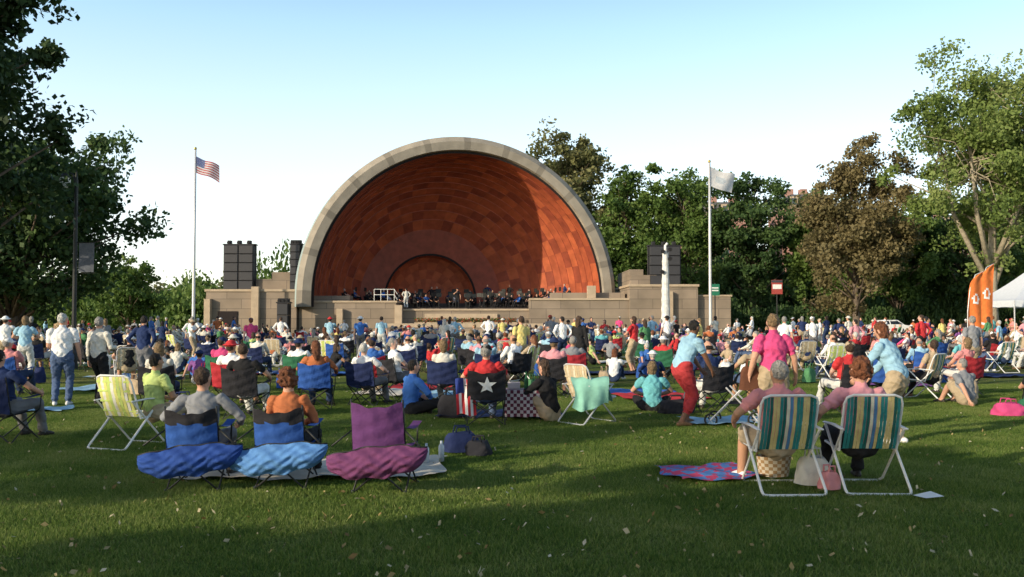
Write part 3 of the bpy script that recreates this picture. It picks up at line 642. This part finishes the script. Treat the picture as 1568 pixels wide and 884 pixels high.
SIT=[person_mesh("sit_a",**CH,**arm_rest,hair='short'),person_mesh("sit_b",**CH,**lap,hair='bob',female=True,sleeve=.5,head=(12,0)),
 person_mesh("sit_c",**CH,hands=((-.31,.2,.64),(.08,.25,.62)),elbow=((-1,-.5,-.5),(1,-.5,-.5)),hair='hat',head=(-15,0),fat=1.1,leg=.45),
 person_mesh("sit_d",**CH,**arm_rest,hair='long',female=True,sleeve=1,head=(25,5)),person_mesh("sit_e",**CH,**lap,hair='cap',fat=1.12,head=(-30,0)),
 person_mesh("sit_f",**{**CH,'lean':4},hands=((-.1,.36,.62),(.15,.4,.60)),elbow=((-1,-.3,-.5),(1,-.3,-.5)),hair='bald',fat=1.08,sleeve=1,head=(8,10)),
 person_mesh("sit_g",**{**CH,'lean':-4,'turn':25},**lap,hair='short',fat=1.04,sleeve=.6,head=(40,0)),
 person_mesh("sit_h",**{**CH,'lean':-8,'turn':-20},**lap,hair='pony',female=True,sleeve=.5,head=(-40,0))]
GND=[person_mesh("gnd_a",**GC,hands=((-.15,.30,.28),(.15,.30,.28)),elbow=((-1,0,-.4),(1,0,-.4)),hair='short'),
 person_mesh("gnd_b",**GU,hands=((-.05,.42,.42),(.08,.42,.42)),elbow=((-1,0,-.6),(1,0,-.6)),hair='long',female=True,sleeve=.4),
 person_mesh("gnd_c",**GL_,hands=((-.25,-.36,.03),(.25,-.36,.03)),elbow=((-.3,-1,.3),(.3,-1,.3)),hair='pony',female=True,sleeve=.5,leg=.7),
 person_mesh("gnd_d",**GC,hands=((-.25,.28,.22),(.1,.35,.35)),elbow=((-1,0,-.4),(1,0,-.4)),hair='hat',turn=15,sleeve=1),
 person_mesh("gnd_e",**GU,hands=((-.2,-.3,.03),(.15,.44,.46)),elbow=((-.3,-1,.3),(1,0,-.6)),hair='short',fat=1.05,leg=.45,head=(30,0))]
STD_=[person_mesh("std_a",hair='short'),person_mesh("std_b",female=True,hair='long',hands=((-.1,.28,1.12),(.25,.05,.84)),sleeve=1,head=(-20,5)),
 person_mesh("std_c",hair='cap',feet=((-.12,.22,.08),(.12,-.22,.11)),hands=((-.27,-.08,.84),(.26,.2,.88)),leg=.45,fat=1.06),
 person_mesh("std_d",hair='short',sleeve=1,hands=((-.2,-.02,.98),(.2,-.02,.98)),elbow=((-1,-.5,0),(1,-.5,0)),fat=1.08,head=(25,0)),
 person_mesh("std_e",female=True,hair='bob',hands=((-.14,.25,1.15),(.14,.27,1.1)),elbow=((-1,-.4,-.5),(1,-.4,-.5)),leg=.7,sleeve=.5),
 person_mesh("std_f",hair='hat',hands=((-.28,.1,.82),(.12,.3,1.35)),sleeve=.5,head=(10,-5))]
# ------------------------------------------------------------ chairs
def camp_chair(canopy=False,flagback=False,X=.29,BT=.46):
    G=Geo(); Y=.27; t=lambda *p,r=.009:G.tube(list(p),r,6,0)
    for s_ in(-1,1):
        t((-X*s_,Y,.01),(X*s_,Y,.42)); t((-X*s_,-Y,.01),(X*s_,-Y,.42)); t((X*s_,-Y,.01),(X*s_,Y,.42)); t((X*s_,Y,.01),(X*s_,-Y,.42))
        t((X*s_,Y,.42),(X*s_,Y+.02,.62)); t((X*s_,-Y,.40),(X*.98*s_,-Y-.10,.42+BT)); 
        for y_ in(-Y,Y): G.tube([(X*s_,y_,0),(X*s_,y_,.03)],.02,8,0)
        G.grid(lambda u,v:(s_*(X-.045+.09*v),-Y-.04+u*(2*Y+.06),.625-.035*math.sin(u*math.pi)),8,2,1)
    G.grid(lambda u,v:((u-.5)*2*X,-Y+v*2*Y,.42-.07*math.sin(u*math.pi)*(.6+.4*math.sin(v*math.pi))-.03*(1-v)),10,8,1)
    def bk(u,v):
        w=X*(1-.03*v); wr_=.006*math.sin(u*23+v*9)*math.sin(v*7+u*4)+.005*math.sin(v*19-u*8)
        return ((u-.5)*2*w,-Y-.02-.09*v-.06*math.sin(u*math.pi)+wr_,.40+BT*v-.05*math.sin(u*math.pi)*v+.008*math.sin(u*17+v*5))
    G.grid(bk,16,14,lambda u,v:2 if (v>.75-.28*abs(u-.5) and not flagback) else 1)
    if flagback:
        for off in(-.016,):
            c=bk(.5,.55); G.add([(c[0],c[1]+off,c[2])]+[(lambda q:(q[0],q[1]+off,q[2]))(bk(.5+math.sin(k*math.pi/5)*(.27 if k%2==0 else .11),.55+math.cos(k*math.pi/5)*(.33 if k%2==0 else .135))) for k in range(10)],[(0,1+k,1+(k+1)%10) for k in range(10)],3)
    if canopy:
        def cn(u,v):
            s_=2*u-1; e_=math.sqrt(max(0,1-abs(s_)**2.2)); top=.46-.05*s_*s_+.008*math.sin(u*19); bot=top-.05-.235*e_-.006*math.sin(u*23+1)
            z=top+(bot-top)*v; yb_=-.36-.17*e_*math.sin(v*math.pi*.75+.3)-.010*math.sin(u*14+v*3)-.010*math.sin(u*31-v*17)*e_-.008*math.sin(u*47+v*23)*e_-.006*math.sin(v*21+u*9)
            return (s_*.48,yb_,z+.05*s_)
        G.grid(cn,60,22,4)
        G.tube([cn(i/20,0) for i in range(21)],.008,5,0)
        for s_ in(-1,1): t((X*s_,-Y-.03,.60),(s_*.42,-.40,.46))
    return G
cc={}
def camp(name,x,y,rz,c,c2=None,canopy=False,flagback=False,ccol=None,sc=1,parent=None,X=.29,BT=.46):
    k=(c.name,canopy,flagback,ccol.name if ccol else '',c2.name if c2 else '',X,BT)
    if k not in cc: cc[k]=camp_chair(canopy,flagback,X,BT).mesh("camp_chair",[BLK,c,c2 or c,FW,ccol or c],canopy)
    return place(name,cc[k],(x,y,0),rz,parent,sc)
def webchair(cols,straps=True):
    G=Geo(); fr=.0125; X=.27
    G.tube([(-X,-.02,.38),(-X,-.19,.84),(-X+.02,-.215,.90),(-X+.08,-.225,.925),(X-.08,-.225,.925),(X-.02,-.215,.90),(X,-.19,.84),(X,-.02,.38)],fr,8,0); G.tube([(-X,-.02,.38),(-X,.40,.41),(-X+.05,.45,.41),(X-.05,.45,.41),(X,.40,.41),(X,-.02,.38)],fr,8,0)
    X2=.30
    G.tube([(-X2,.30,.60),(-X2,-.28,.05),(-X2+.01,-.31,.02),(-X2+.05,-.32,.015),(X2-.05,-.32,.015),(X2-.01,-.31,.02),(X2,-.28,.05),(X2,.30,.60)],fr*1.1,8,0)
    G.tube([(-X2+.015,-.18,.60),(-X2+.015,.38,.05),(-X2+.05,.42,.015),(X2-.05,.42,.015),(X2-.015,.38,.05),(X2-.015,-.18,.60)],fr,8,0)
    for s_ in(-1,1): G.tube([(s_*X2,-.20,.605),(s_*X2,.05,.62),(s_*X2,.32,.61)],[(.02,.01),(.026,.012),(.022,.01)],8,0,lat=(1,0,0),cap='round')
    n=len(cols)
    for i,c in enumerate(cols):
        u0=-.25+.5*i/n; u1=-.25+.5*(i+1)/n-.003
        G.grid(lambda u,v:(u0+(u1-u0)*u,-.035-.17*v-.02-.035*math.sin(v*math.pi)*math.cos((u0+.01)*4.5)+.003*math.sin(v*20+i),.40+.51*v),1,14,1+c)
        G.grid(lambda u,v:(u0+(u1-u0)*u,.0+.44*v,.395-.035*math.sin(v*math.pi)),1,8,1+c)
    if straps:
      for v in(.15,.4,.65,.88):
        G.grid(lambda u,w_:(-.26+.52*u,-.035-.17*v-.017-.028*math.sin(v*math.pi)-(-.003 if int(u*n)%2 else .006),.40+.51*v+.03*(w_-.5)),14,1,1+n)
    return G
WG=cloth("web_green",(.03,.20,.20)); WY=cloth("web_yellow",(.56,.46,.21)); WC=cloth("web_cream",(.60,.58,.47)); WB=cloth("web_blue",(.08,.20,.38)); WD=cloth("web_dkgreen",(.02,.11,.10))
pat=[0,0,4,1,1,0,4,2,3,1,0,0,1,1,4,0]
G=webchair(pat,False); LAWN=G.mesh("lawn_chair",[WHT]+[WG,WY,WC,WB,WD])
pat2=[0,1,0,2,1,0,2,0,1,0]; G=webchair(pat2); G.m=[3 if m==1+len(pat2) else m for m in G.m]
LAWN2=G.mesh("lawn_chair_yellow",[WHT,cloth("web_lemon",(.66,.66,.22)),cloth("web_white",(.72,.72,.66)),cloth("web_lime",(.50,.62,.18))])
G=webchair(pat2); G.m=[3 if m==1+len(pat2) else m for m in G.m]
LAWN3=G.mesh("lawn_chair_tan",[SIL,cloth("web_tan",(.48,.38,.24)),cloth("web_sand",(.56,.50,.38)),cloth("web_tan2",(.42,.35,.24))])
cB=cloth("chair_blue",(.03,.09,.33)); cBL=cloth("canopy_lightblue",(.10,.24,.52)); cBk=cloth("chair_black",(.025,.025,.03)); cP=cloth("chair_purple",(.11,.04,.14)); cPc=cloth("canopy_purple",(.14,.045,.12)); cR=cloth("chair_red",(.36,.03,.04)); cN=cloth("chair_navy",(.02,.03,.09)); cG=cloth("chair_green",(.03,.13,.07)); cMint=cloth("cloth_mint",(.22,.46,.38))
cBd=cloth("canopy_darkblue",(.025,.065,.26))
V0=.010
taken=[]
def tk(x,y): taken.append((x,y))
def hero(name,x,y,rz,kw,cols,z=0,sc=1):
    me=person_mesh(name,vox=V0,**kw); tk(x,y); return put(name,me,x,y,z,rz,sc=sc,**cols)
camp("canopy_chair",-3.06,8.75,.10,cB,cBk,True,ccol=cBd,X=.24,BT=.40); camp("canopy_chair",-2.22,8.85,-.03,cB,cBk,True,ccol=cBL,X=.24,BT=.40); camp("canopy_chair",-1.22,8.65,-.10,cP,cP,True,ccol=cPc,X=.25,BT=.47)
hero("seated_man",-3.04,8.82,.06,dict(**{**CH,'pelvis':(0,-.02,.47),'lean':-8},hands=((-.34,.16,.60),(.31,.2,.62)),elbow=((-1,-.5,-.5),(1,-.5,-.5)),hair='short',sleeve=1,head=(-20,0)),dict(shirt='grey',hair=0,pants='grey'),sc=.95)
hero("seated_woman",-2.22,8.94,-.05,dict(**{**CH,'pelvis':(0,-.02,.47),'lean':-8},**lap,hair='curly',female=True,sleeve=1,head=(-15,0)),dict(shirt='orange',hair=4,pants='black'),sc=.93)
place("lawn_chair",LAWN,(2.60,8.55,0),.03); place("lawn_chair",LAWN,(3.42,8.60,0),-.04)
hero("seated_man",2.56,8.64,.10,dict(**{**CH,'pelvis':(0,-.02,.48),'lean':-6},hands=((-.36,.18,.63),(.30,.22,.64)),elbow=((-1,-.5,-.5),(1,-.5,-.5)),hair='short',sleeve=.6,fat=1.14,leg=.45,head=(10,0)),dict(shirt='salmon',hair=2,pants='khaki',skin=1,shoe=1),sc=1.0)
hero("seated_woman",3.38,8.70,-.04,dict(**{**CH,'pelvis':(0,-.02,.48),'lean':-6},hands=((-.38,.15,.60),(.2,.25,.62)),elbow=((-1,-.5,-.5),(1,-.5,-.5)),hair='curly',female=True,sleeve=.6,fat=1.14,head=(15,0)),dict(shirt='palepink',hair=4,pants='black'),sc=1.01)
hero("standing_woman",3.44,11.7,.05,dict(female=True,hair='short',fat=1.18,sleeve=.6,hands=((-.32,.0,.90),(.32,.06,.88)),leg=.45,head=(-12,4)),dict(shirt='pink',hair=3,pants='khaki',skin=0),sc=1.0)
hero("bending_woman",2.66,13.7,-1.15,dict(pelvis=(0,-.06,.90),lean=24,female=True,hair='short',fat=1.14,sleeve=.55,feet=((-.14,.12,.08),(.14,-.16,.08)),hands=((-.18,.46,.80),(.15,.44,.78)),elbow=((-1,-.3,-.5),(1,-.3,-.5)),leg=.78,head=(10,20)),dict(shirt='ltblue',hair=1,pants='red',skin=2,shoe=2),sc=1.0)
hero("leaning_woman",4.98,11.7,.75,dict(pelvis=(0,-.10,.90),lean=22,female=True,hair='bob',fat=1.1,sleeve=1,feet=((-.13,.0,.08),(.13,-.08,.08)),hands=((-.2,.40,.86),(.2,.38,.88)),elbow=((-1,-.3,-.5),(1,-.3,-.5)),head=(5,25)),dict(shirt='ltblue',hair=4,pants='khaki',shoe=1),sc=.98)
camp("camp_chair",-.42,13.9,.1,cBk,cN,flagback=True)
hero("seated_man",-.42,13.95,.1,dict(**CH,**arm_rest,hair='cap',sleeve=.6,fat=1.1,head=(-25,0)),dict(shirt='red',hair=2,pants='denim',hat='black'))
place("lawn_chair",LAWN3,(1.15,14.0,0),-.9)
hero("seated_woman",.62,14.2,.85,dict(**GU,hands=((-.05,.42,.42),(.08,.42,.42)),elbow=((-1,0,-.6),(1,0,-.6)),hair='long',female=True,sleeve=1),dict(shirt='black',hair=0,pants='khaki'),sc=1.1,z=.02)
hero("seated_woman",2.46,15.6,-.1,dict(**GC,hands=((-.15,.30,.28),(.15,.30,.28)),elbow=((-1,0,-.4),(1,0,-.4)),hair='bob',female=True,fat=1.1,sleeve=.5),dict(shirt='teal',hair=3,pants='black'))
hero("seated_man",-1.75,15.2,-1.0,dict(**GC,hands=((-.15,.30,.28),(.15,.30,.28)),elbow=((-1,0,-.4),(1,0,-.4)),hair='short',sleeve=1,fat=1.05),dict(shirt='blue',hair=1,pants='black'),sc=1.05)
place("lawn_chair",LAWN2,(-4.95,11.4,0),-.35)
hero("seated_man",-4.62,11.6,-.6,dict(**{**CH,'lean':2},**lap,hair='short',sleeve=.6),dict(shirt='lime',hair=1,pants='khaki',skin=1),sc=.95)
hero("standing_man",-8.45,16.7,.3,dict(hair='short',fat=1.14,sleeve=.6,hands=((-.16,.26,1.0),(.30,.04,.85)),head=(-35,0)),dict(shirt='white',hair=5,pants='denim',shoe=1),sc=1.02)
hero("standing_man",-7.95,17.1,-.3,dict(hair='short',fat=1.05,sleeve=1,hands=((-.27,.04,.85),(.15,.28,1.1)),feet=((-.12,.12,.08),(.12,-.12,.08)),head=(30,0)),dict(shirt='offwhite',hair=2,pants='black'),sc=.98)
extra=[
 (STD_[3],"standing_man",-8.7,21,-.2,dict(shirt='navy',hair=1,pants='grey')),
 (STD_[0],"standing_man",.25,24,.5,dict(shirt='yellow',hair=0,pants='khaki')),
 (STD_[1],"standing_woman",1.85,24.5,-.5,dict(shirt='black',hair=0,pants='black')),
 (STD_[3],"standing_man",1.75,31,.4,dict(shirt='white',hair=1,pants='dkblue')),
 (STD_[0],"standing_man",11.4,22,.2,dict(shirt='grey',hair=2,pants='khaki')),
 (STD_[4],"standing_woman",-12.6,23,.2,dict(shirt='ltblue',hair=3,pants='white')),
 (STD_[5],"standing_man",-15.4,27,.2,dict(shirt='white',hair=0,pants='khaki')),
 (GND[4],"seated_man",8.6,16.8,.3,dict(shirt='grey',hair=2,pants='khaki')),
 (GND[1],"seated_woman",9.5,16.0,-.3,dict(shirt='black',hair=1,pants='black')),
 (STD_[4],"standing_woman",3.7,27,.9,dict(shirt='red',hair=0,pants='khaki')),
 (STD_[0],"standing_man",9.2,30,-.4,dict(shirt='white',hair=2,pants='khaki')),
 (STD_[2],"standing_man",11.5,34,.1,dict(shirt='white',hair=2,pants='grey')),
 (STD_[3],"standing_man",-2.7,42,.1,dict(shirt='ltblue',hair=2,pants='grey')),
]
for me,nm,x,y,rz,c in extra: put(nm,me,x,y,0,rz,**c); tk(x,y)
near=[(-6.75,11.9,0,'navy',1,cN),(-6.0,15.2,1,'offwhite',3,cBk),(-4.35,14.6,0,'black',0,cBk),(-5.1,16.4,2,'white',0,cR),(-3.55,16.2,3,'orange',4,cB),(-1.3,17.2,1,'offwhite',3,cN),(-3.0,19,4,'blue',0,cR),
 (3.45,15.6,5,'navy',1,cBk),(4.6,17.0,2,'tan',2,cG),(5.9,15.8,4,'red',0,cBk),(7.3,17.6,0,'navy',1,cB),(9.6,19,1,'salmon',3,cR),(-9.6,14.8,1,'white',0,cBk),(-10.4,18.5,4,'salmon',2,cB),(.9,18.6,2,'palepink',3,cBk),(1.4,20.5,0,'grey',2,cR),(-.6,20.4,5,'ltblue',2,cN),(-6.3,19.5,4,'pink',0,cG)]
for x,y,k,s_,h_,c in near:
    rz=math.atan2(x+4,75-y)+rr.uniform(-.25,.25)
    camp("camp_chair",x,y,rz,c); put("seated_woman" if k in(1,3) else "seated_man",SIT[k],x,y+.03,0,rz,skin=rr.choice([0,0,1,3]),shirt=s_,hair=h_,pants=rr.choice(list(PT)),hat=rr.choice(['white','tan','navy','red'])); tk(x,y)
shl=['white']*9+['offwhite']*4+['red']*3+['blue']*3+['navy']*4+['black']*5+['pink','palepink','salmon','ltblue','ltblue','teal','grey','grey','grey','yellow','green','purple','tan','tan','orange','lime']
chc=[cB,cN,cR,cBk,cG,cBk,cN,cBk,cN]
crowd=empty("distant_crowd")
def free(x,y,d): return all((x-p[0])**2+(y-p[1])**2>d*d for p in taken)
cnt=0
for tries in range(14000):
    if cnt>=740: break
    y=16.5+53*rr.random()**.72; x=rr.uniform(-.62,.64)*y
    if y<21 and rr.random()<.72: continue
    if not free(x,y,.74 if y>26 else .95): continue
    if y>66 and -12<x<5: continue
    if abs(x+14.3)<.5 and abs(y-29)<.6: continue
    tk(x,y); cnt+=1
    far=y>34; par=crowd if far else None
    rz=math.atan2(x+4.4,75-y)+rr.gauss(0,.35)
    cs=dict(skin=rr.choice([0,0,0,1,1,3,3,2]),hair=rr.choice([0,0,1,1,2,2,3,4,5]),shirt=rr.choice(shl),pants=rr.choice(list(PT)),shoe=rr.randrange(3),hat=rr.choice(['white','white','tan','navy','red','offwhite','black']),sc=rr.uniform(.88,1.05),parent=par)
    t=rr.random(); pst=.14 if y>30 else .03
    if abs(x)>.32*y and y>30: pst=.24
    if t<pst:
        k=rr.randrange(6); put("standing_woman" if k in(1,4) else "standing_man",STD_[k],x,y,0,rz if rr.random()<.6 else rr.uniform(0,6.28),**cs)
    elif t<.68:
        k=rr.randrange(8); put("seated_woman" if k in(1,3,7) else "seated_man",SIT[k],x,y+.03,0,rz,**cs)
        if rr.random()<.75: camp("camp_chair",x,y,rz,rr.choice(chc),parent=par)
        else: place("lawn_chair",rr.choice([LAWN,LAWN2,LAWN3,LAWN3]),(x,y,0),rz,par)
    else:
        k=rr.randrange(5); put("seated_woman" if k in(1,2) else "seated_man",GND[k],x,y,.03,rz+rr.gauss(0,.5),**cs)
# musicians
orch=empty("orchestra"); mstand=Geo(); mstand.tube([(0,0,0),(0,0,1.05)],.015,5,0); mstand.box((0,0,1.15),(.5,.04,.34),0)
for k in range(3): mstand.tube([(0,0,.2),(math.cos(k*2.1)*.3,math.sin(k*2.1)*.3,0)],.012,4,0)
msm=mstand.mesh("music_stand",[BLK])
for r in range(5):
    n=8+2*r; R=3.2+1.35*r
    for i in range(n):
        t=math.pi*(.06+.88*i/(n-1))+rr.uniform(-.04,.04); Rj=R+rr.uniform(-.3,.3); x=-4.6+math.cos(t)*Rj*1.15; y=75.9+math.sin(t)*Rj*.85
        zz=2.5+max(0,r-2)*.25
        rz=math.atan2(x+4.6,-(y-74.6))+rr.uniform(-.3,.3)
        k=rr.choice([0,1,5,3]); up=rr.random()<.12
        put("musician",STD_[3] if up else SIT[k],x,y,zz,rz,hair=rr.randrange(6),skin=rr.choice([0,1,3]),shirt=rr.choice(['black']*5+['white','navy','blue']),pants='black',sc=rr.uniform(.92,1.05),parent=orch)
        if not up: camp("orchestra_chair",x,y,rz,cBk,parent=orch).location.z=zz
        f=Vector((-math.sin(rz),math.cos(rz))); place("music_stand",msm,(x+f.x*.85,y+f.y*.85,zz),rz,orch)
G=Geo(); G.bb(-17,9,80.2,81.6,2.5,2.75,0); G.bb(-15,7,81.6,83.5,2.5,3.0,0); G.obj("stage_riser",[STD])
put("conductor",STD_[5],-4.6,74.75,2.45,math.pi,shirt='black',pants='black',hair=2,hat='black'); put("stage_manager",STD_[3],-8.9,74.6,2.45,.3,shirt='offwhite',pants='white',hair=1)
# ------------------------------------------------------------ blankets, bags, cooler etc
def blanket(x,y,w,d,rz,c,c2=None,seed=0,name="picnic_blanket",st=6):
    q=random.Random(seed); ph=[q.random()*6 for _ in range(4)]
    G=Geo(); G.grid(lambda u,v:((u-.5)*w+.05*math.sin(v*9+ph[2]),(v-.5)*d+.05*math.sin(u*8+ph[3]),.056+.018*math.sin(u*w*6+ph[0])*math.sin(v*d*5+ph[1])+.010*math.sin(u*w*17+v*9)),36,24,lambda u,v:((0 if math.sin(u*st*3.1+2*math.sin(v*7))*math.sin(v*st*2.7+2*math.sin(u*6))>0 else 1) if c2 else 0))
    G.obj(name,[c,c2 or c],True,(x,y,0),rz)
blanket(-2.1,9.6,2.7,1.3,.05,cloth("blanket_beige",(.45,.42,.36)),seed=1); blanket(2.05,9.3,.95,.85,.2,cloth("rug_red",(.38,.05,.12)),cloth("rug_blue",(.07,.17,.40)),2,st=9)
blanket(3.5,14.0,1.6,.9,.1,SH['ltblue'],seed=3); blanket(-8.6,15.7,1.5,.8,.1,SH['ltblue'],seed=4); blanket(-.2,15,2,1.2,0,SH['navy'],seed=5)
for i in range(46):
    y=rr.uniform(18,50); x=rr.uniform(-.55,.55)*y
    blanket(x,y,rr.uniform(1.4,2.2),rr.uniform(1.2,1.8),rr.uniform(-.4,.4),SH[rr.choice(['white','blue','red','ltblue','navy','offwhite','green','purple'])],SH[rr.choice(['white','navy','offwhite','blue'])] if rr.random()<.4 else None,i+10)
def bag(x,y,c,w=.4,d=.22,h=.3,name="tote_bag",rz=0,z=.03):
    G=Geo(); 
    def fn(u,v):
        t=2*math.pi*u; r=1-.35*v**3; k=1+.07*math.sin(3*t+v*5)+.03*math.sin(7*t-v*9)
        cx=math.copysign(abs(math.cos(t))**.6,math.cos(t)); cy=math.copysign(abs(math.sin(t))**.6,math.sin(t)); return (cx*w/2*r*k,cy*d/2*r*k,h*v*(1+.05*math.sin(2*t)))
    G.grid(fn,28,8,0); G.add([fn(i/24,1) for i in range(24)],[tuple(range(24))],0); 
    for s_ in(-1,1): G.tube([(-w*.2,s_*d*.2,h*.95),(-w*.15,s_*d*.25,h*1.35),(w*.15,s_*d*.25,h*1.35),(w*.2,s_*d*.2,h*.95)],.01,6,1)
    G.obj(name,[c,c],True,(x,y,z),rz)
bag(2.95,8.75,SH['offwhite'],.34,.22,.26); bag(3.02,8.50,SH['salmon'],.2,.16,.16,rz=.4)
bag(-.62,10.9,cN,.45,.3,.22,"duffel_bag",.3); bag(-.40,10.6,cBk,.3,.25,.16,"duffel_bag",-.3); bag(3.16,11.75,cloth("leather_brown",(.12,.05,.03)),.32,.14,.30,"handbag",z=.70)
bag(8.3,14.9,SH['pink'],.5,.35,.2); bag(9.1,15.6,cG,.5,.3,.2,"duffel_bag"); bag(2.8,15.2,cBk,.6,.3,.22,"duffel_bag"); bag(-1.0,14.6,cBk,.45,.3,.35,"backpack"); bag(-5.4,14.6,cN,.5,.3,.3,"backpack")
for i in range(60):
    y=rr.uniform(17,45); x=rr.uniform(-.55,.55)*y
    if free(x,y,.45): bag(x,y,rr.choice([cBk,cN,cR,cB,SH['white'],SH['tan'],SH['green']]),rr.uniform(.3,.5),.25,rr.uniform(.25,.4),"backpack" if i%2 else "tote_bag",rr.uniform(0,3))
G=Geo(); ck_=lambda u,v:(int(u*12)+int(v*8))%2
G.grid(lambda u,v:((u-.5)*.62,(v-.5)*.5,.50),12,8,ck_)
for (p,q) in [((-.31,-.25),(.31,-.25)),((.31,-.25),(.31,.25)),((.31,.25),(-.31,.25)),((-.31,.25),(-.31,-.25))]:
    G.grid(lambda u,v:(p[0]+(q[0]-p[0])*u,p[1]+(q[1]-p[1])*u-.03*v*math.sin(u*14),.50-.42*v),12,8,ck_)
for i in(-1,1):
    for j in(-1,1): G.tube([(i*.27,j*.2,0),(i*.27,j*.2,.49)],.015,6,2)
G.tube([(.05,0,.505),(.05,0,.65),(.05,0,.7),(.05,0,.78)],[.035,.035,.013,.013],10,3); G.box((-.15,.05,.56),(.2,.14,.1),1)
G.obj("picnic_table",[cloth("gingham_dark",(.12,.03,.05)),cloth("gingham_white",(.50,.44,.45)),BLK,mat("bottle_green",(.02,.10,.04),.2)],False,(.18,14.4,0))
G=Geo(); G.grid(lambda u,v:((u-.5)*.30+.03*v,-.04*math.sin(u*9+v*3),.72-.55*v+.02*math.sin(u*6)),14,14,lambda u,v:2 if (u<.45 and v<.4) else int(u*7)%2); G.obj("draped_flag",[RED,FW,FB],False,(-.72,13.6,0),.1)
G=Geo(); 
def dr(u,v):
    t=v*2-1; return ((u-.5)*.55+.03*math.sin(v*8)+.02*math.sin(u*9+v*11), .16*math.tanh(t*3)+.03*math.sin(u*16)*abs(t), .74-.54*abs(t)**1.3*(.85+.12*math.sin(u*5))-.015*math.sin(u*12))
G.grid(dr,24,20,0); G.obj("draped_towel",[cMint],True,(1.22,13.75,0),-.2)
G=Geo()
def wheel(x,y,r): G.tube([(x,y+math.cos(t)*r,r+.01+math.sin(t)*r) for t in [i*math.pi/8 for i in range(16)]],.016,6,1,lat=(1,0,0),closed=True); [G.tube([(x,y,r+.01),(x,y+math.cos(t)*r,r+.01+math.sin(t)*r)],.004,4,0) for t in [i*math.pi/3 for i in range(6)]]
for s_ in(-1,1):
    wheel(s_*.25,-.3,.12); wheel(s_*.2,.38,.09); G.tube([(s_*.22,.38,.1),(s_*.22,0,.5),(s_*.22,-.45,1.0)],.013,6,0); G.tube([(s_*.22,-.3,.13),(s_*.22,.15,.6)],.013,6,0)
G.tube([(-.22,-.45,1.0),(.22,-.45,1.0)],.02,8,1)
G.grid(lambda u,v:((u-.5)*.4,-.25+.5*v if v>.4 else -.32+.25*v*1.2,.35+.02*math.sin(u*9) if v>.4 else .8-.45*v/.4),6,8,2)
G.grid(lambda u,v:((u-.5)*.46,-.25+.3*math.sin(v*1.5),.62+.28*math.cos(v*1.5)),6,8,2)
G.obj("stroller",[SIL,BLK,cBk],False,(3.45,13.6,0),1.2)
for x,y in[(-.95,9.9),(-.8,10.1)]:
    G=Geo(); G.tube([(0,0,.03),(0,0,.2),(0,0,.23),(0,0,.26)],[.033,.033,.014,.014],10,0); G.obj("water_bottle",[mat("bottle_plastic",(.45,.5,.55),.2)],True,(x,y,0))
G=Geo(); G.grid(lambda u,v:((u-.5)*.22,(v-.5)*.15,.05+.02*u*v),4,3,0); G.obj("paper_sheet",[WHT],False,(3.75,8.05,0),.4)
G=Geo(); 
G.grid(lambda u,v:(math.cos(u*6.283)*(.15+.03*v),math.sin(u*6.283)*(.12+.02*v),.04+.2*v),24,6,lambda u,v:(int(u*24)+int(v*6))%2); G.tube([(-.18,0,.24),(-.1,0,.4),(.1,0,.4),(.18,0,.24)],.01,6,0); G.obj("wicker_basket",[mat("wicker",(.30,.19,.09),.8),mat("wicker_pale",(.50,.44,.34),.8)],False,(2.68,9.15,0))
print("people placed",len(taken))
